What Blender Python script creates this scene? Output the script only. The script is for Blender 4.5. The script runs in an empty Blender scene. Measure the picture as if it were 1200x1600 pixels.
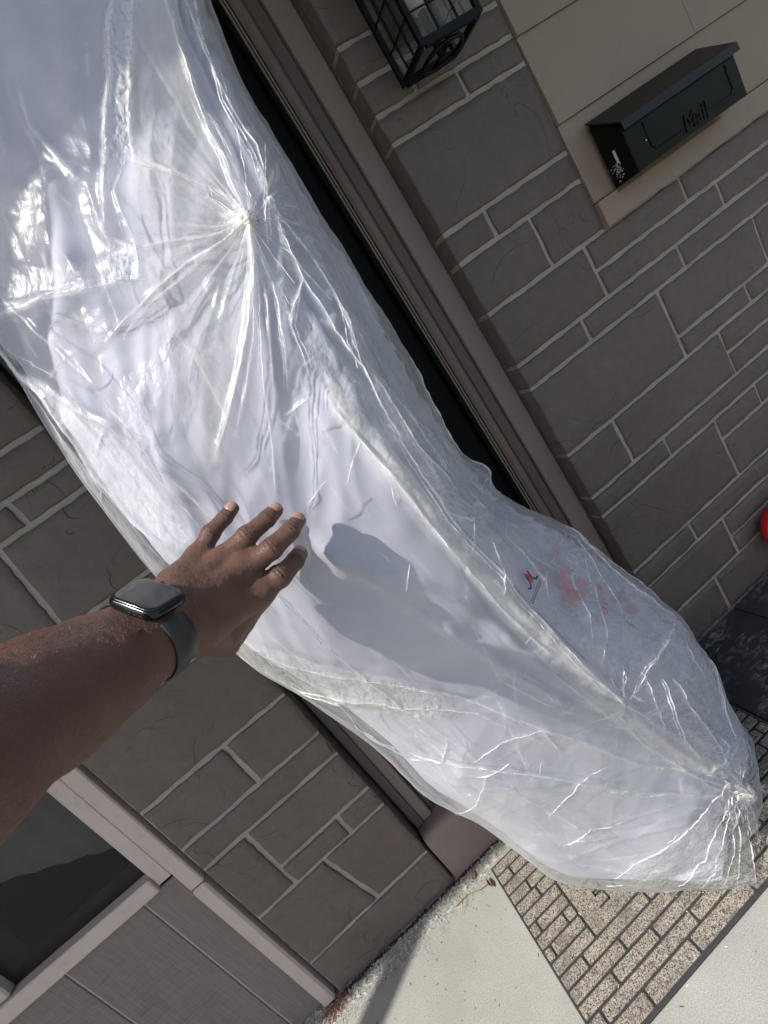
import bpy, math, random
import numpy as np
from mathutils import Vector, Matrix

random.seed(7)
rng = np.random.default_rng(11)
PI = math.pi
SC = bpy.context.scene
COL = SC.collection

# ------------------------------------------------------------------ camera
cam_d = bpy.data.cameras.new('camera')
cam_d.sensor_fit = 'VERTICAL'; cam_d.sensor_height = 24.0
cam_d.lens = 744.46/1600*24.0
cam_d.clip_start = .01; cam_d.clip_end = 500
cam = bpy.data.objects.new('camera', cam_d); COL.objects.link(cam)
R_ = [[0.773252, -0.291581, -0.563083], [-0.612079, -0.111237, -0.782934], [0.165653, 0.950056, -0.264485]]
mw = Matrix.Identity(4)
for i in range(3):
    mw[i][0] = R_[0][i]; mw[i][1] = -R_[1][i]; mw[i][2] = -R_[2][i]
mw[0][3], mw[1][3], mw[2][3] = 0, -1.05, 1.22325
cam.matrix_world = mw
SC.camera = cam

# ------------------------------------------------------------------ light
SUN_TO = Vector((-1.8, -1.0, 2.8)).normalized()
elev = math.asin(SUN_TO.z)
azim = math.atan2(SUN_TO.x, SUN_TO.y)          # clockwise from +Y
w = bpy.data.worlds.new('World'); SC.world = w; w.use_nodes = True
nt = w.node_tree
sky = nt.nodes.new('ShaderNodeTexSky'); sky.sky_type = 'NISHITA'; sky.sun_disc = False
sky.sun_elevation = elev; sky.sun_rotation = azim
sky.air_density = 1.0; sky.dust_density = 2.5; sky.ozone_density = .6
bg = nt.nodes['Background']; bg.inputs['Strength'].default_value = .11
nt.links.new(sky.outputs[0], bg.inputs['Color'])
sl = bpy.data.lights.new('sun', 'SUN'); sl.energy = 3.6; sl.angle = math.radians(.6); sl.color = (1, .95, .88)
sun = bpy.data.objects.new('sun', sl); COL.objects.link(sun)
sun.rotation_euler = SUN_TO.to_track_quat('Z', 'Y').to_euler()
SC.view_settings.view_transform = 'Standard'
SC.view_settings.look = 'None'
SC.view_settings.exposure = 0.72
SC.view_settings.gamma = 1
SC.view_settings.use_curve_mapping = False
SC.render.engine = 'CYCLES'
SC.cycles.transparent_max_bounces = 14
SC.cycles.max_bounces = 6

# ------------------------------------------------------------------ tables (metres / surface coordinates)
ROWS = [[[0.0769, -0.415, 1.9263],[0.1416, -0.4275, 1.9327],[0.1422, -0.4075, 1.936]],[[-0.0532, -0.41, 1.8728],[0.2056, -0.46, 1.8982],[0.2082, -0.38, 1.9114]],[[-0.1232, -0.41, 1.7528],[0.2056, -0.51, 1.7882],[0.2782, -0.38, 1.8114]],[[-0.1232, -0.44, 1.6028],[0.2256, -0.53, 1.6282],[0.3182, -0.38, 1.7414]],[[-0.1236, -0.46, 1.5038],[0.208, -0.55, 1.5649],[0.3035, -0.39, 1.6624]],[[-0.1277, -0.47, 1.4284],[0.1885, -0.57, 1.4875],[0.2791, -0.4, 1.5397]],[[-0.1425, -0.48, 1.3374],[0.1702, -0.585, 1.4072],[0.2687, -0.41, 1.4199]],[[-0.1515, -0.48, 1.2537],[0.1476, -0.6, 1.334],[0.2685, -0.41, 1.3203]],[[-0.1575, -0.475, 1.1684],[0.1278, -0.61, 1.2532],[0.2634, -0.4, 1.2039]],[[-0.1585, -0.46, 1.0819],[0.1123, -0.62, 1.1654],[0.2609, -0.39, 1.081]],[[-0.1535, -0.44, 0.9904],[0.1121, -0.62, 1.0825],[0.2762, -0.38, 0.9535]],[[-0.1329, -0.41, 0.8865],[0.124, -0.61, 0.9864],[0.3423, -0.37, 0.8383]],[[-0.113, -0.37, 0.7394],[0.1427, -0.59, 0.8705],[0.4017, -0.36, 0.6989]],[[-0.1122, -0.33, 0.5828],[0.1694, -0.565, 0.7417],[0.4731, -0.35, 0.5314]],[[-0.0858, -0.27, 0.402],[0.2067, -0.54, 0.6094],[0.4968, -0.345, 0.393]],[[-0.0373, -0.1332, 0.02],[0.25, -0.51, 0.481],[0.4918, -0.34, 0.2312]],[[0.082, -0.2994, 0.01],[0.2948, -0.485, 0.3526],[0.4912, -0.345, 0.1115]],[[0.1851, -0.416, 0.012],[0.337, -0.46, 0.2417],[0.4249, -0.3777, 0.02]],[[0.2615, -0.4739, 0.02],[0.3185, -0.455, 0.106],[0.3437, -0.435, 0.03]]]
CREASES = [[[[2.68, 6.38],[2.37, 6.17],[2.05, 5.87],[1.84, 5.71]],3, 4, 0.6],[[[2.68, 6.38],[2.44, 6.31],[2.12, 6.16],[1.79, 6.13],[1.52, 6.1],[1.31, 6.09]],3, 5, 0.7],[[[2.68, 6.38],[2.37, 6.34],[2.04, 6.26],[1.71, 6.18],[1.43, 6.2]],3, 4, 0.6],[[[2.68, 6.38],[2.58, 6.78],[2.4, 7.14],[2.22, 7.34],[2.02, 7.52],[1.64, 7.81]],5, 7, 0.6],[[[2.68, 6.38],[2.58, 6.86],[2.4, 7.28],[2.17, 7.56],[1.86, 7.84]],3, 4, 0.5],[[[2.68, 6.38],[2.59, 6.94],[2.45, 7.34],[2.3, 7.71],[2.13, 8.21],[1.95, 8.59]],3, 5, 0.5],[[[2.65, 6.71],[2.6, 7.16],[2.49, 7.49],[2.37, 7.8],[2.13, 8.21]],3, 4, 0.4],[[[2.69, 6.68],[2.69, 7.19],[2.59, 7.64],[2.46, 7.98]],3, 5, 0.5],[[[2.68, 6.38],[2.64, 6.09],[2.52, 5.78],[2.36, 5.5],[2.21, 5.25],[2.11, 5.08]],4, 5, 0.5],[[[2.68, 6.38],[2.7, 6.02],[2.71, 5.6],[2.69, 5.31],[2.73, 4.85],[2.77, 4.43],[2.82, 3.98],[2.84, 3.21]],4, 5, 0.6],[[[2.68, 6.38],[2.78, 6.16],[2.79, 5.63],[2.79, 5.32],[2.74, 5.14]],3, 4, 0.5],[[[2.68, 6.38],[2.57, 6.14],[2.47, 5.83],[2.48, 5.7]],2, 3, 0.5],[[[2.68, 6.38],[2.47, 6.14],[2.28, 5.9],[2.21, 5.79]],3, 3, 0.3],[[[2.59, 3.1],[2.44, 3.5],[2.21, 4.23],[2.01, 4.66],[1.8, 5.11],[1.66, 5.48]],4, 7, 0.6],[[[2.72, 3.15],[2.57, 3.64],[2.37, 4.32],[2.17, 4.83],[2.1, 5.07]],3, 4, 0.5],[[[2.05, 5.01],[1.87, 5.19],[1.85, 5.36],[1.83, 5.69],[1.74, 5.93],[1.58, 5.77],[1.6, 5.6],[1.66, 5.48]],3, 6, 0.8],[[[1.71, 4.92],[1.68, 5.18],[1.67, 5.44],[1.83, 5.7]],3, 5, 0.8],[[[1.61, 3.59],[1.54, 4.04],[1.6, 4.43],[1.68, 4.92]],6, 5, 0.3],[[[1.74, 5.93],[1.36, 5.62],[0.9, 5.29],[0.55, 4.93],[0.02, 4.3]],6, 5, 0.4],[[[1.68, 5.81],[1.28, 5.51],[0.98, 5.31],[0.6, 4.88]],3, 3, 0.4],[[[0.53, 4.08],[0.67, 4.81],[0.81, 5.38],[0.92, 5.8],[1.03, 6.23],[1.13, 6.86],[1.21, 7.47],[1.34, 8.2],[1.42, 8.73],[1.48, 9.29],[1.51, 9.98],[1.46, 10.69],[1.46, 11.61]],2.5, 4, 0.6],[[[1.46, 11.61],[1.52, 12.09],[1.61, 12.59],[1.65, 13.66],[1.87, 14.46],[1.95, 15.03],[1.61, 15.73]],2, 3, 0.5],[[[0.53, 5.66],[0.74, 6.18],[0.95, 6.62],[1.15, 7.41],[1.17, 8.14]],3, 4, 0.4],[[[0.02, 4.27],[0.28, 5.06],[0.51, 5.79],[0.54, 6.26],[0.55, 6.76],[0.64, 7.49],[0.78, 8.1]],4, 7, 0.8],[[[0.03, 4.53],[0.35, 5.41],[0.43, 5.91],[0.47, 6.43],[0.53, 6.89],[0.59, 7.35],[0.63, 8.07]],5, 6, 0.2],[[[0.35, 5.04],[0.74, 5.82],[0.8, 6.25],[0.86, 6.71],[0.94, 7.51],[1.03, 8.18]],3, 3, 0.4],[[[0.93, 6.62],[0.66, 6.65]],2, 3, 0.5],[[[0.54, 6.91],[0.34, 6.94]],2, 3, 0.5],[[[1.34, 5.25],[1.34, 5.44],[1.4, 5.51]],2, 3, 0.6],[[[0.68, 5.76],[0.85, 5.82],[1.0, 5.86]],2, 3, 0.6],[[[3.04, 3.32],[3.04, 4.02],[3.02, 4.48],[3.0, 4.91],[3.04, 5.31],[3.08, 5.7],[2.98, 6.14]],3, 4, 0.5],[[[3.47, 3.54],[3.1, 4.37],[2.97, 5.13],[3.02, 5.61],[2.98, 6.14]],3, 4, 0.5],[[[2.98, 6.14],[2.94, 6.74],[2.96, 7.27],[3.06, 7.89],[3.15, 8.34],[3.19, 8.98],[3.14, 9.86],[3.12, 10.49],[3.15, 11.25],[3.13, 11.93],[3.09, 12.72],[3.06, 13.6]],5, 8, 0.8],[[[2.98, 6.14],[2.9, 6.4],[2.81, 6.72]],2, 4, 0.6],[[[2.96, 6.13],[2.82, 6.5],[2.78, 6.73]],2, 4, 0.6],[[[2.96, 7.27],[2.71, 7.49]],2, 4, 0.7],[[[2.96, 7.27],[2.84, 7.39],[2.7, 7.55],[2.69, 7.89],[2.66, 8.14]],3, 4, 0.5],[[[2.97, 6.45],[3.2, 7.07],[3.28, 7.51],[3.22, 8.01],[3.15, 8.34]],3, 5, 0.6],[[[3.27, 7.29],[3.29, 7.66],[3.18, 8.07],[3.15, 8.34]],3, 5, 0.7],[[[3.15, 8.34],[3.31, 8.52],[3.39, 8.83],[3.39, 9.24],[3.57, 9.93]],3, 4, 0.5],[[[3.46, 8.46],[3.62, 8.83],[3.78, 9.35],[3.8, 9.73]],2.5, 3, 0.5],[[[4.23, 7.18],[4.09, 7.72],[4.33, 8.28]],4, 4, 0.3],[[[3.14, 9.86],[3.15, 10.21],[3.3, 10.42],[3.62, 10.4],[4.58, 10.08]],4, 7, 0.7],[[[4.63, 9.51],[4.63, 9.77],[3.7, 10.17],[3.8, 10.31]],3, 5, 0.8],[[[4.64, 9.5],[4.63, 9.78],[4.26, 10.09]],3, 5, 0.7],[[[4.67, 8.12],[4.65, 8.94],[4.65, 9.38]],4, 4, 0.4],[[[3.34, 10.48],[3.13, 10.71],[3.01, 10.81]],2, 3, 0.5],[[[3.44, 10.7],[3.22, 11.1],[3.02, 11.43]],2, 4, 0.6],[[[3.63, 11.17],[3.54, 11.44],[3.41, 11.86]],2, 4, 0.9],[[[4.38, 10.24],[3.62, 10.78],[3.57, 11.23],[3.48, 11.57],[4.23, 11.26],[4.8, 11.14]],4, 7, 0.5],[[[4.8, 11.14],[4.86, 11.95],[4.89, 12.38],[4.87, 13.01]],4, 6, 0.4],[[[4.8, 11.16],[4.67, 11.81],[4.44, 12.48],[4.59, 13.13]],4, 6, 0.5],[[[4.79, 11.04],[4.33, 11.78],[4.04, 12.26],[3.87, 12.53]],4, 6, 0.4],[[[4.81, 11.24],[4.05, 11.88],[3.52, 12.62],[3.22, 12.96]],4, 6, 0.4],[[[4.82, 11.36],[3.83, 11.74],[3.56, 12.28],[3.32, 12.67]],4, 6, 0.4],[[[4.62, 13.12],[4.16, 13.19],[3.56, 13.36],[3.17, 13.66]],4, 6, 0.5],[[[4.62, 13.12],[4.23, 13.56],[4.18, 14.23]],3, 5, 0.4],[[[3.06, 13.6],[3.08, 13.2],[3.03, 12.76]],3, 4, 0.6],[[[3.06, 13.6],[3.19, 13.61],[3.23, 13.84]],3, 5, 0.8],[[[3.06, 13.6],[3.28, 13.33],[3.37, 13.14]],2, 4, 0.7],[[[3.06, 13.6],[3.1, 13.99],[3.22, 14.01]],3, 5, 0.7],[[[3.06, 13.6],[2.87, 13.64],[2.83, 13.06]],3, 4, 0.4],[[[3.56, 13.67],[3.44, 14.04],[3.14, 14.94],[3.07, 15.7]],4, 7, 0.6],[[[3.66, 13.77],[3.53, 14.52],[3.45, 15.62],[3.21, 16.48]],4, 6, 0.5],[[[4.62, 14.15],[4.3, 14.85],[3.98, 15.52],[3.53, 16.0],[3.07, 16.21]],5, 8, 0.7],[[[3.6, 15.36],[3.62, 15.69],[3.25, 16.12],[2.97, 16.14]],4, 7, 0.8],[[[3.45, 13.39],[3.27, 14.0],[3.09, 14.57]],4, 6, 0.4],[[[3.27, 17.24],[2.63, 16.52],[2.6, 15.5],[2.48, 14.64],[2.17, 13.92],[1.92, 13.33],[1.63, 12.81],[1.32, 12.44],[0.86, 12.15],[0.73, 11.59]],3, 5, 0.5],[[[3.27, 17.24],[2.23, 16.04],[1.71, 15.51],[1.42, 15.44]],4, 6, 0.4],[[[3.27, 17.24],[2.47, 16.07],[2.28, 15.43],[1.85, 14.88],[1.34, 14.66],[0.82, 14.23]],4, 5, 0.3],[[[3.27, 17.24],[1.77, 16.44],[1.01, 16.31]],4, 6, 0.6],[[[3.27, 17.24],[1.79, 16.67],[0.49, 16.81]],4, 6, 0.7],[[[3.27, 17.24],[1.84, 16.99],[0.39, 17.21]],4, 6, 0.8],[[[3.27, 17.24],[1.86, 17.17],[0.24, 17.6]],3, 6, 0.7],[[[3.27, 17.24],[3.4, 18.0],[0.24, 17.99]],4, 7, 0.7],[[[3.27, 17.24],[2.84, 15.4],[2.72, 14.64],[2.57, 13.86],[2.43, 13.2],[2.19, 12.42],[1.92, 11.76],[1.66, 11.31],[1.41, 10.85],[0.95, 10.09],[0.72, 9.4]],4, 6, 0.4],[[[3.27, 17.24],[2.82, 15.89],[2.86, 14.4],[2.96, 13.64]],4, 5, 0.6],[[[3.27, 17.24],[2.47, 15.6],[2.15, 14.77],[1.7, 14.33]],3, 3, 0.3],[[[0.32, 9.59],[0.64, 10.54],[1.02, 10.95],[1.34, 11.33],[1.67, 11.76],[2.0, 12.24],[2.27, 13.13]],4, 5, 0.4],[[[0.49, 10.53],[0.91, 10.98],[0.66, 11.44],[0.86, 12.15]],4, 5, 0.5],[[[1.97, 9.14],[2.21, 9.87],[2.44, 10.61],[2.72, 11.49],[2.79, 12.05],[2.84, 12.66],[2.94, 13.68]],12, 8, 0],[[[1.95, 9.25],[2.22, 10.1],[2.3, 10.67],[2.39, 11.23],[2.46, 11.7],[2.54, 12.2],[2.73, 13.19]],12, 8, 0.1],[[[2.84, 12.54],[2.87, 13.0],[2.88, 13.56]],3, 4, 0.5],[[[2.37, 13.01],[2.31, 13.47]],2, 4, 0.6],[[[3.27, 17.24],[2.66, 15.83],[2.54, 14.95],[2.23, 14.22],[1.84, 13.7],[1.54, 13.11],[1.12, 12.66]],16, 9, 0.05],[[[3.27, 17.24],[2.28, 15.8],[2.15, 15.15],[1.74, 14.59]],12, 7, 0.05],[[[1.49, 4.4],[1.36, 4.84],[1.22, 5.25],[0.95, 5.41],[0.67, 5.54]],16, 9, 0],[[[1.15, 6.08],[1.19, 6.56],[1.23, 7.05],[1.15, 7.41],[1.05, 7.78]],14, 9, 0],[[[1.55, 12.66],[2.0, 12.72],[2.36, 13.03]],2, 3, 0.5],[[[1.45, 12.85],[1.86, 13.02]],2, 3, 0.4],[[[0.36, 13.52],[1.15, 13.2],[1.57, 12.89]],2, 3, 0.5],[[[1.56, 14.53],[1.98, 14.63],[2.25, 14.99]],2, 3, 0.5],[[[1.66, 14.08],[2.18, 13.98],[2.49, 14.19]],2, 3, 0.6],[[[1.52, 12.21],[1.26, 12.38],[0.91, 12.1]],3, 5, 0.6],[[[1.38, 11.79],[1.43, 12.31],[1.52, 12.58]],3, 5, 0.5],[[[2.73, 8.21],[2.73, 8.48],[2.81, 8.9],[2.87, 9.35],[2.9, 9.9],[2.9, 10.44],[2.91, 11.01],[2.92, 11.58],[2.96, 12.48]],4, 5, 0.4],[[[2.8, 8.21],[2.89, 8.71],[2.94, 9.24],[2.98, 9.78],[3.0, 10.31],[3.03, 10.89],[3.05, 11.47],[3.07, 12.08],[3.06, 12.78],[3.01, 13.56],[3.02, 14.28],[3.0, 15.18],[3.27, 17.24]],9, 8, 0],[[[2.62, 8.23],[2.34, 8.11]],2, 3, 0.6],[[[2.41, 8.91],[2.16, 8.91]],2, 3, 0.6],[[[2.8, 8.91],[2.52, 9.13]],2, 3, 0.4],[[[2.56, 10.33],[2.39, 10.48]],2, 3, 0.5],[[[2.67, 12.65],[2.66, 12.9]],2, 3, 0.5]]
PATCHES = [[[[3.22, 5.83],[4.53, 5.57],[4.57, 6.02],[4.6, 6.56],[4.65, 7.09],[4.66, 7.63],[4.67, 8.19],[4.66, 8.77],[4.65, 9.39],[4.63, 10.09],[4.8, 11.14],[3.71, 11.49],[3.18, 11.92],[3.16, 11.3],[3.13, 10.71],[3.19, 10.16],[3.21, 9.62],[3.2, 9.1],[3.23, 8.6],[3.22, 8.13],[3.2, 7.65]],0.13, 0, 0.25],[[[0.95, 10.63],[1.3, 11.03],[1.6, 11.41],[1.88, 11.81],[2.16, 12.19],[2.43, 12.64],[2.66, 13.12],[2.87, 13.64],[2.9, 14.44],[2.88, 15.4],[2.72, 16.5],[2.24, 15.82],[1.65, 15.61],[1.8, 15.05],[1.59, 14.5],[1.21, 14.1],[0.85, 13.73],[0.92, 12.86],[0.74, 12.25]],0.13, 0.4, 0.05],[[[2.71, 3.15],[2.92, 3.47],[2.88, 4.24],[2.81, 4.78],[2.74, 5.28],[2.7, 5.79],[2.69, 6.34],[2.51, 6.92],[2.34, 7.2],[2.15, 7.46],[1.92, 7.66],[1.69, 7.86],[1.5, 7.8],[1.5, 7.43],[1.57, 7.04],[1.62, 6.64],[1.69, 6.3],[1.76, 5.97],[1.87, 5.67],[1.98, 5.38],[2.09, 5.08]],0.27, 1, 0.1],[[[2.58, 3.09],[2.71, 3.15],[2.58, 3.66],[2.47, 4.12],[2.34, 4.46],[2.22, 4.77],[2.1, 5.06],[2.02, 5.01],[1.81, 5.12],[2.0, 4.65]],0.3, 0, 0.9],[[[1.66, 5.48],[1.83, 5.7],[1.73, 5.93],[1.58, 5.77]],0.5, 0, 1],[[[0.02, 4.33],[0.04, 4.82],[0.19, 5.31],[0.36, 5.76],[0.46, 6.21],[0.54, 6.68],[0.62, 7.15],[0.68, 7.61],[0.74, 8.08],[0.29, 8.06],[0.24, 7.56],[0.09, 7.05],[0.07, 6.57],[0.06, 6.13],[0.07, 5.73],[0.06, 5.34],[0.04, 4.92],[0.02, 4.42]],0.1, 0, 0.12],[[[2.83, 8.02],[2.89, 8.55],[2.98, 8.95],[3.04, 9.39],[3.07, 9.85],[3.08, 10.31],[3.1, 10.8],[3.12, 11.3],[3.14, 11.8],[3.14, 12.34],[3.15, 13.08],[3.12, 13.95],[3.12, 14.78],[3.14, 15.7],[3.25, 16.93],[3.08, 17.3],[2.84, 15.4],[2.87, 14.21],[2.86, 13.27],[2.87, 12.5],[2.84, 11.8],[2.86, 11.31],[2.87, 10.83],[2.88, 10.35],[2.87, 9.88],[2.84, 9.4],[2.79, 8.95],[2.71, 8.53]],0.45, 1, 0.3],[[[3.03, 17.15],[2.27, 16.03],[1.88, 15.65],[1.3, 15.49],[0.8, 16.2],[0.04, 17.12],[0.0, 18.0],[4.85, 17.87]],0.18, 1, 0.7],[[[4.8, 11.11],[4.84, 11.75],[4.89, 12.38],[4.88, 12.97],[4.81, 13.94],[4.77, 14.9],[4.32, 16.01],[4.78, 17.16],[2.91, 16.64],[3.04, 15.46],[3.06, 14.54],[3.07, 13.75],[3.13, 13.07],[3.16, 12.47],[3.18, 11.92]],0.12, 0, 0.5],[[[0.68, 9.37],[1.2, 10.2],[1.44, 10.75],[1.68, 11.25],[1.93, 11.75],[1.64, 11.96],[1.34, 11.52],[1.0, 11.11],[0.58, 10.69],[0.37, 10.15],[0.17, 9.6]],0.28, 1, 0.45],[[[1.12, 4.27],[1.42, 4.46],[1.71, 4.6],[1.76, 5.01],[1.41, 5.11],[1.02, 5.16],[0.7, 4.4]],0.05, 0, 0.1],[[[1.04, 5.12],[1.62, 5.56],[1.73, 5.93],[1.32, 5.68],[0.84, 5.35],[0.5, 4.96],[0.02, 4.36],[0.19, 4.31]],0.16, 0, 0.2],[[[1.27, 6.43],[1.69, 6.58],[1.72, 6.76],[1.49, 6.91],[1.23, 7.05],[1.0, 6.95]],0.2, 0, 0.5],[[[0.22, 5.07],[0.59, 5.72],[0.76, 6.17],[0.92, 6.63],[0.98, 7.13],[1.03, 7.63],[1.07, 8.13],[0.78, 8.1],[0.67, 7.43],[0.55, 6.76],[0.54, 6.26],[0.51, 5.79]],0.35, 0, 0.3],[[[2.69, 6.6],[2.79, 7.1],[2.89, 7.57],[2.99, 8.03],[3.08, 8.46],[3.2, 8.83],[3.3, 9.22],[2.99, 9.16],[2.91, 8.73],[2.82, 8.33],[2.72, 7.92],[2.69, 7.5],[2.65, 7.08]],0.2, 0, 0.6],[[[3.23, 8.22],[3.51, 8.58],[3.92, 8.93],[4.52, 9.33],[4.58, 10.08],[3.33, 10.44],[3.14, 9.86],[3.16, 9.37],[3.14, 8.92]],0.2, 0, 0.7]]
RED_PRINT = [[[3.68, 11.56],[3.92, 11.61],[3.64, 11.91],[3.8, 12.04],[3.51, 12.12],[3.48, 11.92]],[[3.82, 11.8],[3.98, 11.83],[3.82, 12.04],[3.8, 11.9]],[[4.09, 11.97],[4.07, 12.09],[3.74, 12.43],[3.65, 12.42]],[[4.19, 12.03],[4.05, 12.2],[3.9, 12.48],[3.93, 12.38]],[[4.18, 12.29],[4.36, 12.29],[4.19, 12.44],[4.07, 12.39]],[[4.09, 12.5],[4.24, 12.55],[4.13, 12.66],[4.02, 12.64]],[[4.7, 13.02],[4.87, 13.08],[4.85, 13.19]],[[4.43, 13.36],[4.5, 13.65],[4.47, 13.99],[4.38, 13.73]],[[3.87, 11.33],[4.17, 11.29],[4.45, 11.21],[3.87, 11.4]]]
KNOTS = {"K1": [2.68, 6.38],"K2": [3.27, 17.24],"K3": [3.06, 13.6],"FT1": [1.58, 8.29],"FT2": [1.92, 8.68],"FT3": [2.03, 8.95],"FT4": [1.89, 9.21],"BUMP": [4.63, 9.71],"LOGO": [3.34, 11.47],"LOGOX": [3.52, 11.46],"TXT": [3.2, 11.56]}

ARM = {"fingers": {"pinky": [[-0.08305, -0.61298, 1.17198, 0.0108],[-0.06024, -0.60958, 1.18333, 0.0079],[-0.04197, -0.60441, 1.1869, 0.0068],[-0.03242, -0.60222, 1.18939, 0.0062]],"ring": [[-0.06731, -0.6265, 1.15971, 0.0115],[-0.03594, -0.62947, 1.16493, 0.0086],[-0.01402, -0.62258, 1.16558, 0.0077],[-0.00317, -0.61587, 1.16624, 0.0069]],"middle": [[-0.05735, -0.63542, 1.14526, 0.012],[-0.02626, -0.64082, 1.14534, 0.009],[-0.00444, -0.63185, 1.14585, 0.0081],[0.00679, -0.61974, 1.14722, 0.0073]],"index": [[-0.05726, -0.63682, 1.12138, 0.0125],[-0.03563, -0.63949, 1.12156, 0.0095],[-0.01791, -0.62699, 1.12087, 0.0083],[-0.01093, -0.61449, 1.12096, 0.0075]],"thumb": [[-0.11088, -0.66315, 1.1369, 0.02],[-0.11001, -0.61784, 1.09983, 0.0135],[-0.08965, -0.59851, 1.09881, 0.0105],[-0.06931, -0.59149, 1.10276, 0.0095]]}, "palm": [[[-0.10206, -0.64396, 1.16978, 0.0165],[-0.08305, -0.61298, 1.17198, 0.0105]],[[-0.11119, -0.66282, 1.16437, 0.0185],[-0.06798, -0.62663, 1.15885, 0.0115]],[[-0.11326, -0.66489, 1.15563, 0.0185],[-0.05802, -0.63554, 1.14441, 0.012]],[[-0.11551, -0.6614, 1.14027, 0.018],[-0.05726, -0.63682, 1.12138, 0.0125]],[[-0.08973, -0.61794, 1.16132, 0.011],[-0.0911, -0.62215, 1.134, 0.014]],[[-0.07651, -0.62485, 1.15232, 0.012],[-0.07163, -0.63139, 1.12434, 0.0135]],[[-0.10422, -0.6221, 1.10703, 0.0135],[-0.06328, -0.62503, 1.1146, 0.0115]],[[-0.11088, -0.66315, 1.1369, 0.02],[-0.08802, -0.63465, 1.12883, 0.017]]],"arm": [[-0.11397, -0.66793, 1.15559, 0.0205, 0.01],[-0.13084, -0.6921, 1.16032, 0.0215, 0.0105],[-0.15347, -0.71764, 1.16781, 0.0265, 0.01],[-0.17231, -0.74373, 1.17573, 0.0318, 0.0085],[-0.19449, -0.80378, 1.19187, 0.0385, 0.006],[-0.2472, -0.91518, 1.23131, 0.044, 0.004]],"upper": [-0.32336, -1.08131, 1.09732],"w": [0.53159, -0.57098, -0.62561],"n": [0.59725, -0.27083, 0.75495],"a": [0.60031, 0.77509, -0.19714],"watch": [-0.12879, -0.68766, 1.15486]}


# ------------------------------------------------------------------ object helpers
def link(name, me, parent=None, mat=None, kind=None):
    o = bpy.data.objects.new(name, me); COL.objects.link(o)
    if parent is not None: o.parent = parent
    if mat is not None and me is not None and not me.materials: me.materials.append(mat)
    if kind: o['kind'] = kind
    return o
def thing(name, label, cat, group=None, loc=None):
    o = bpy.data.objects.new(name, None); COL.objects.link(o)
    o.empty_display_size = .05
    o['label'] = label; o['category'] = cat
    if group: o['group'] = group
    if loc: o.location = loc
    return o
def tag(o, label, cat, group=None):
    o['label'] = label; o['category'] = cat
    if group: o['group'] = group
    return o
def mesh(verts, faces, smooth=False, name='mesh'):
    me = bpy.data.meshes.new(name)
    me.from_pydata([tuple(map(float, v)) for v in verts], [], [tuple(int(i) for i in f_) for f_ in faces])
    me.validate()
    if smooth: me.polygons.foreach_set('use_smooth', [True]*len(me.polygons))
    return me
def fast_mesh(V, F, smooth=True):
    """V (n,3), F (m,4) arrays"""
    me = bpy.data.meshes.new('mesh')
    me.vertices.add(len(V)); me.vertices.foreach_set('co', np.asarray(V, np.float32).ravel())
    m, k = F.shape
    me.loops.add(m*k); me.loops.foreach_set('vertex_index', F.astype(np.int32).ravel())
    me.polygons.add(m)
    me.polygons.foreach_set('loop_start', np.arange(0, m*k, k, dtype=np.int32))
    me.polygons.foreach_set('loop_total', np.full(m, k, np.int32))
    me.update(calc_edges=True); me.validate()
    me.polygons.foreach_set('use_smooth', np.full(len(me.polygons), smooth))
    return me
def attr(me, name, data):
    a = me.attributes.new(name, 'FLOAT', 'POINT'); a.data.foreach_set('value', np.asarray(data, np.float32))
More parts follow.
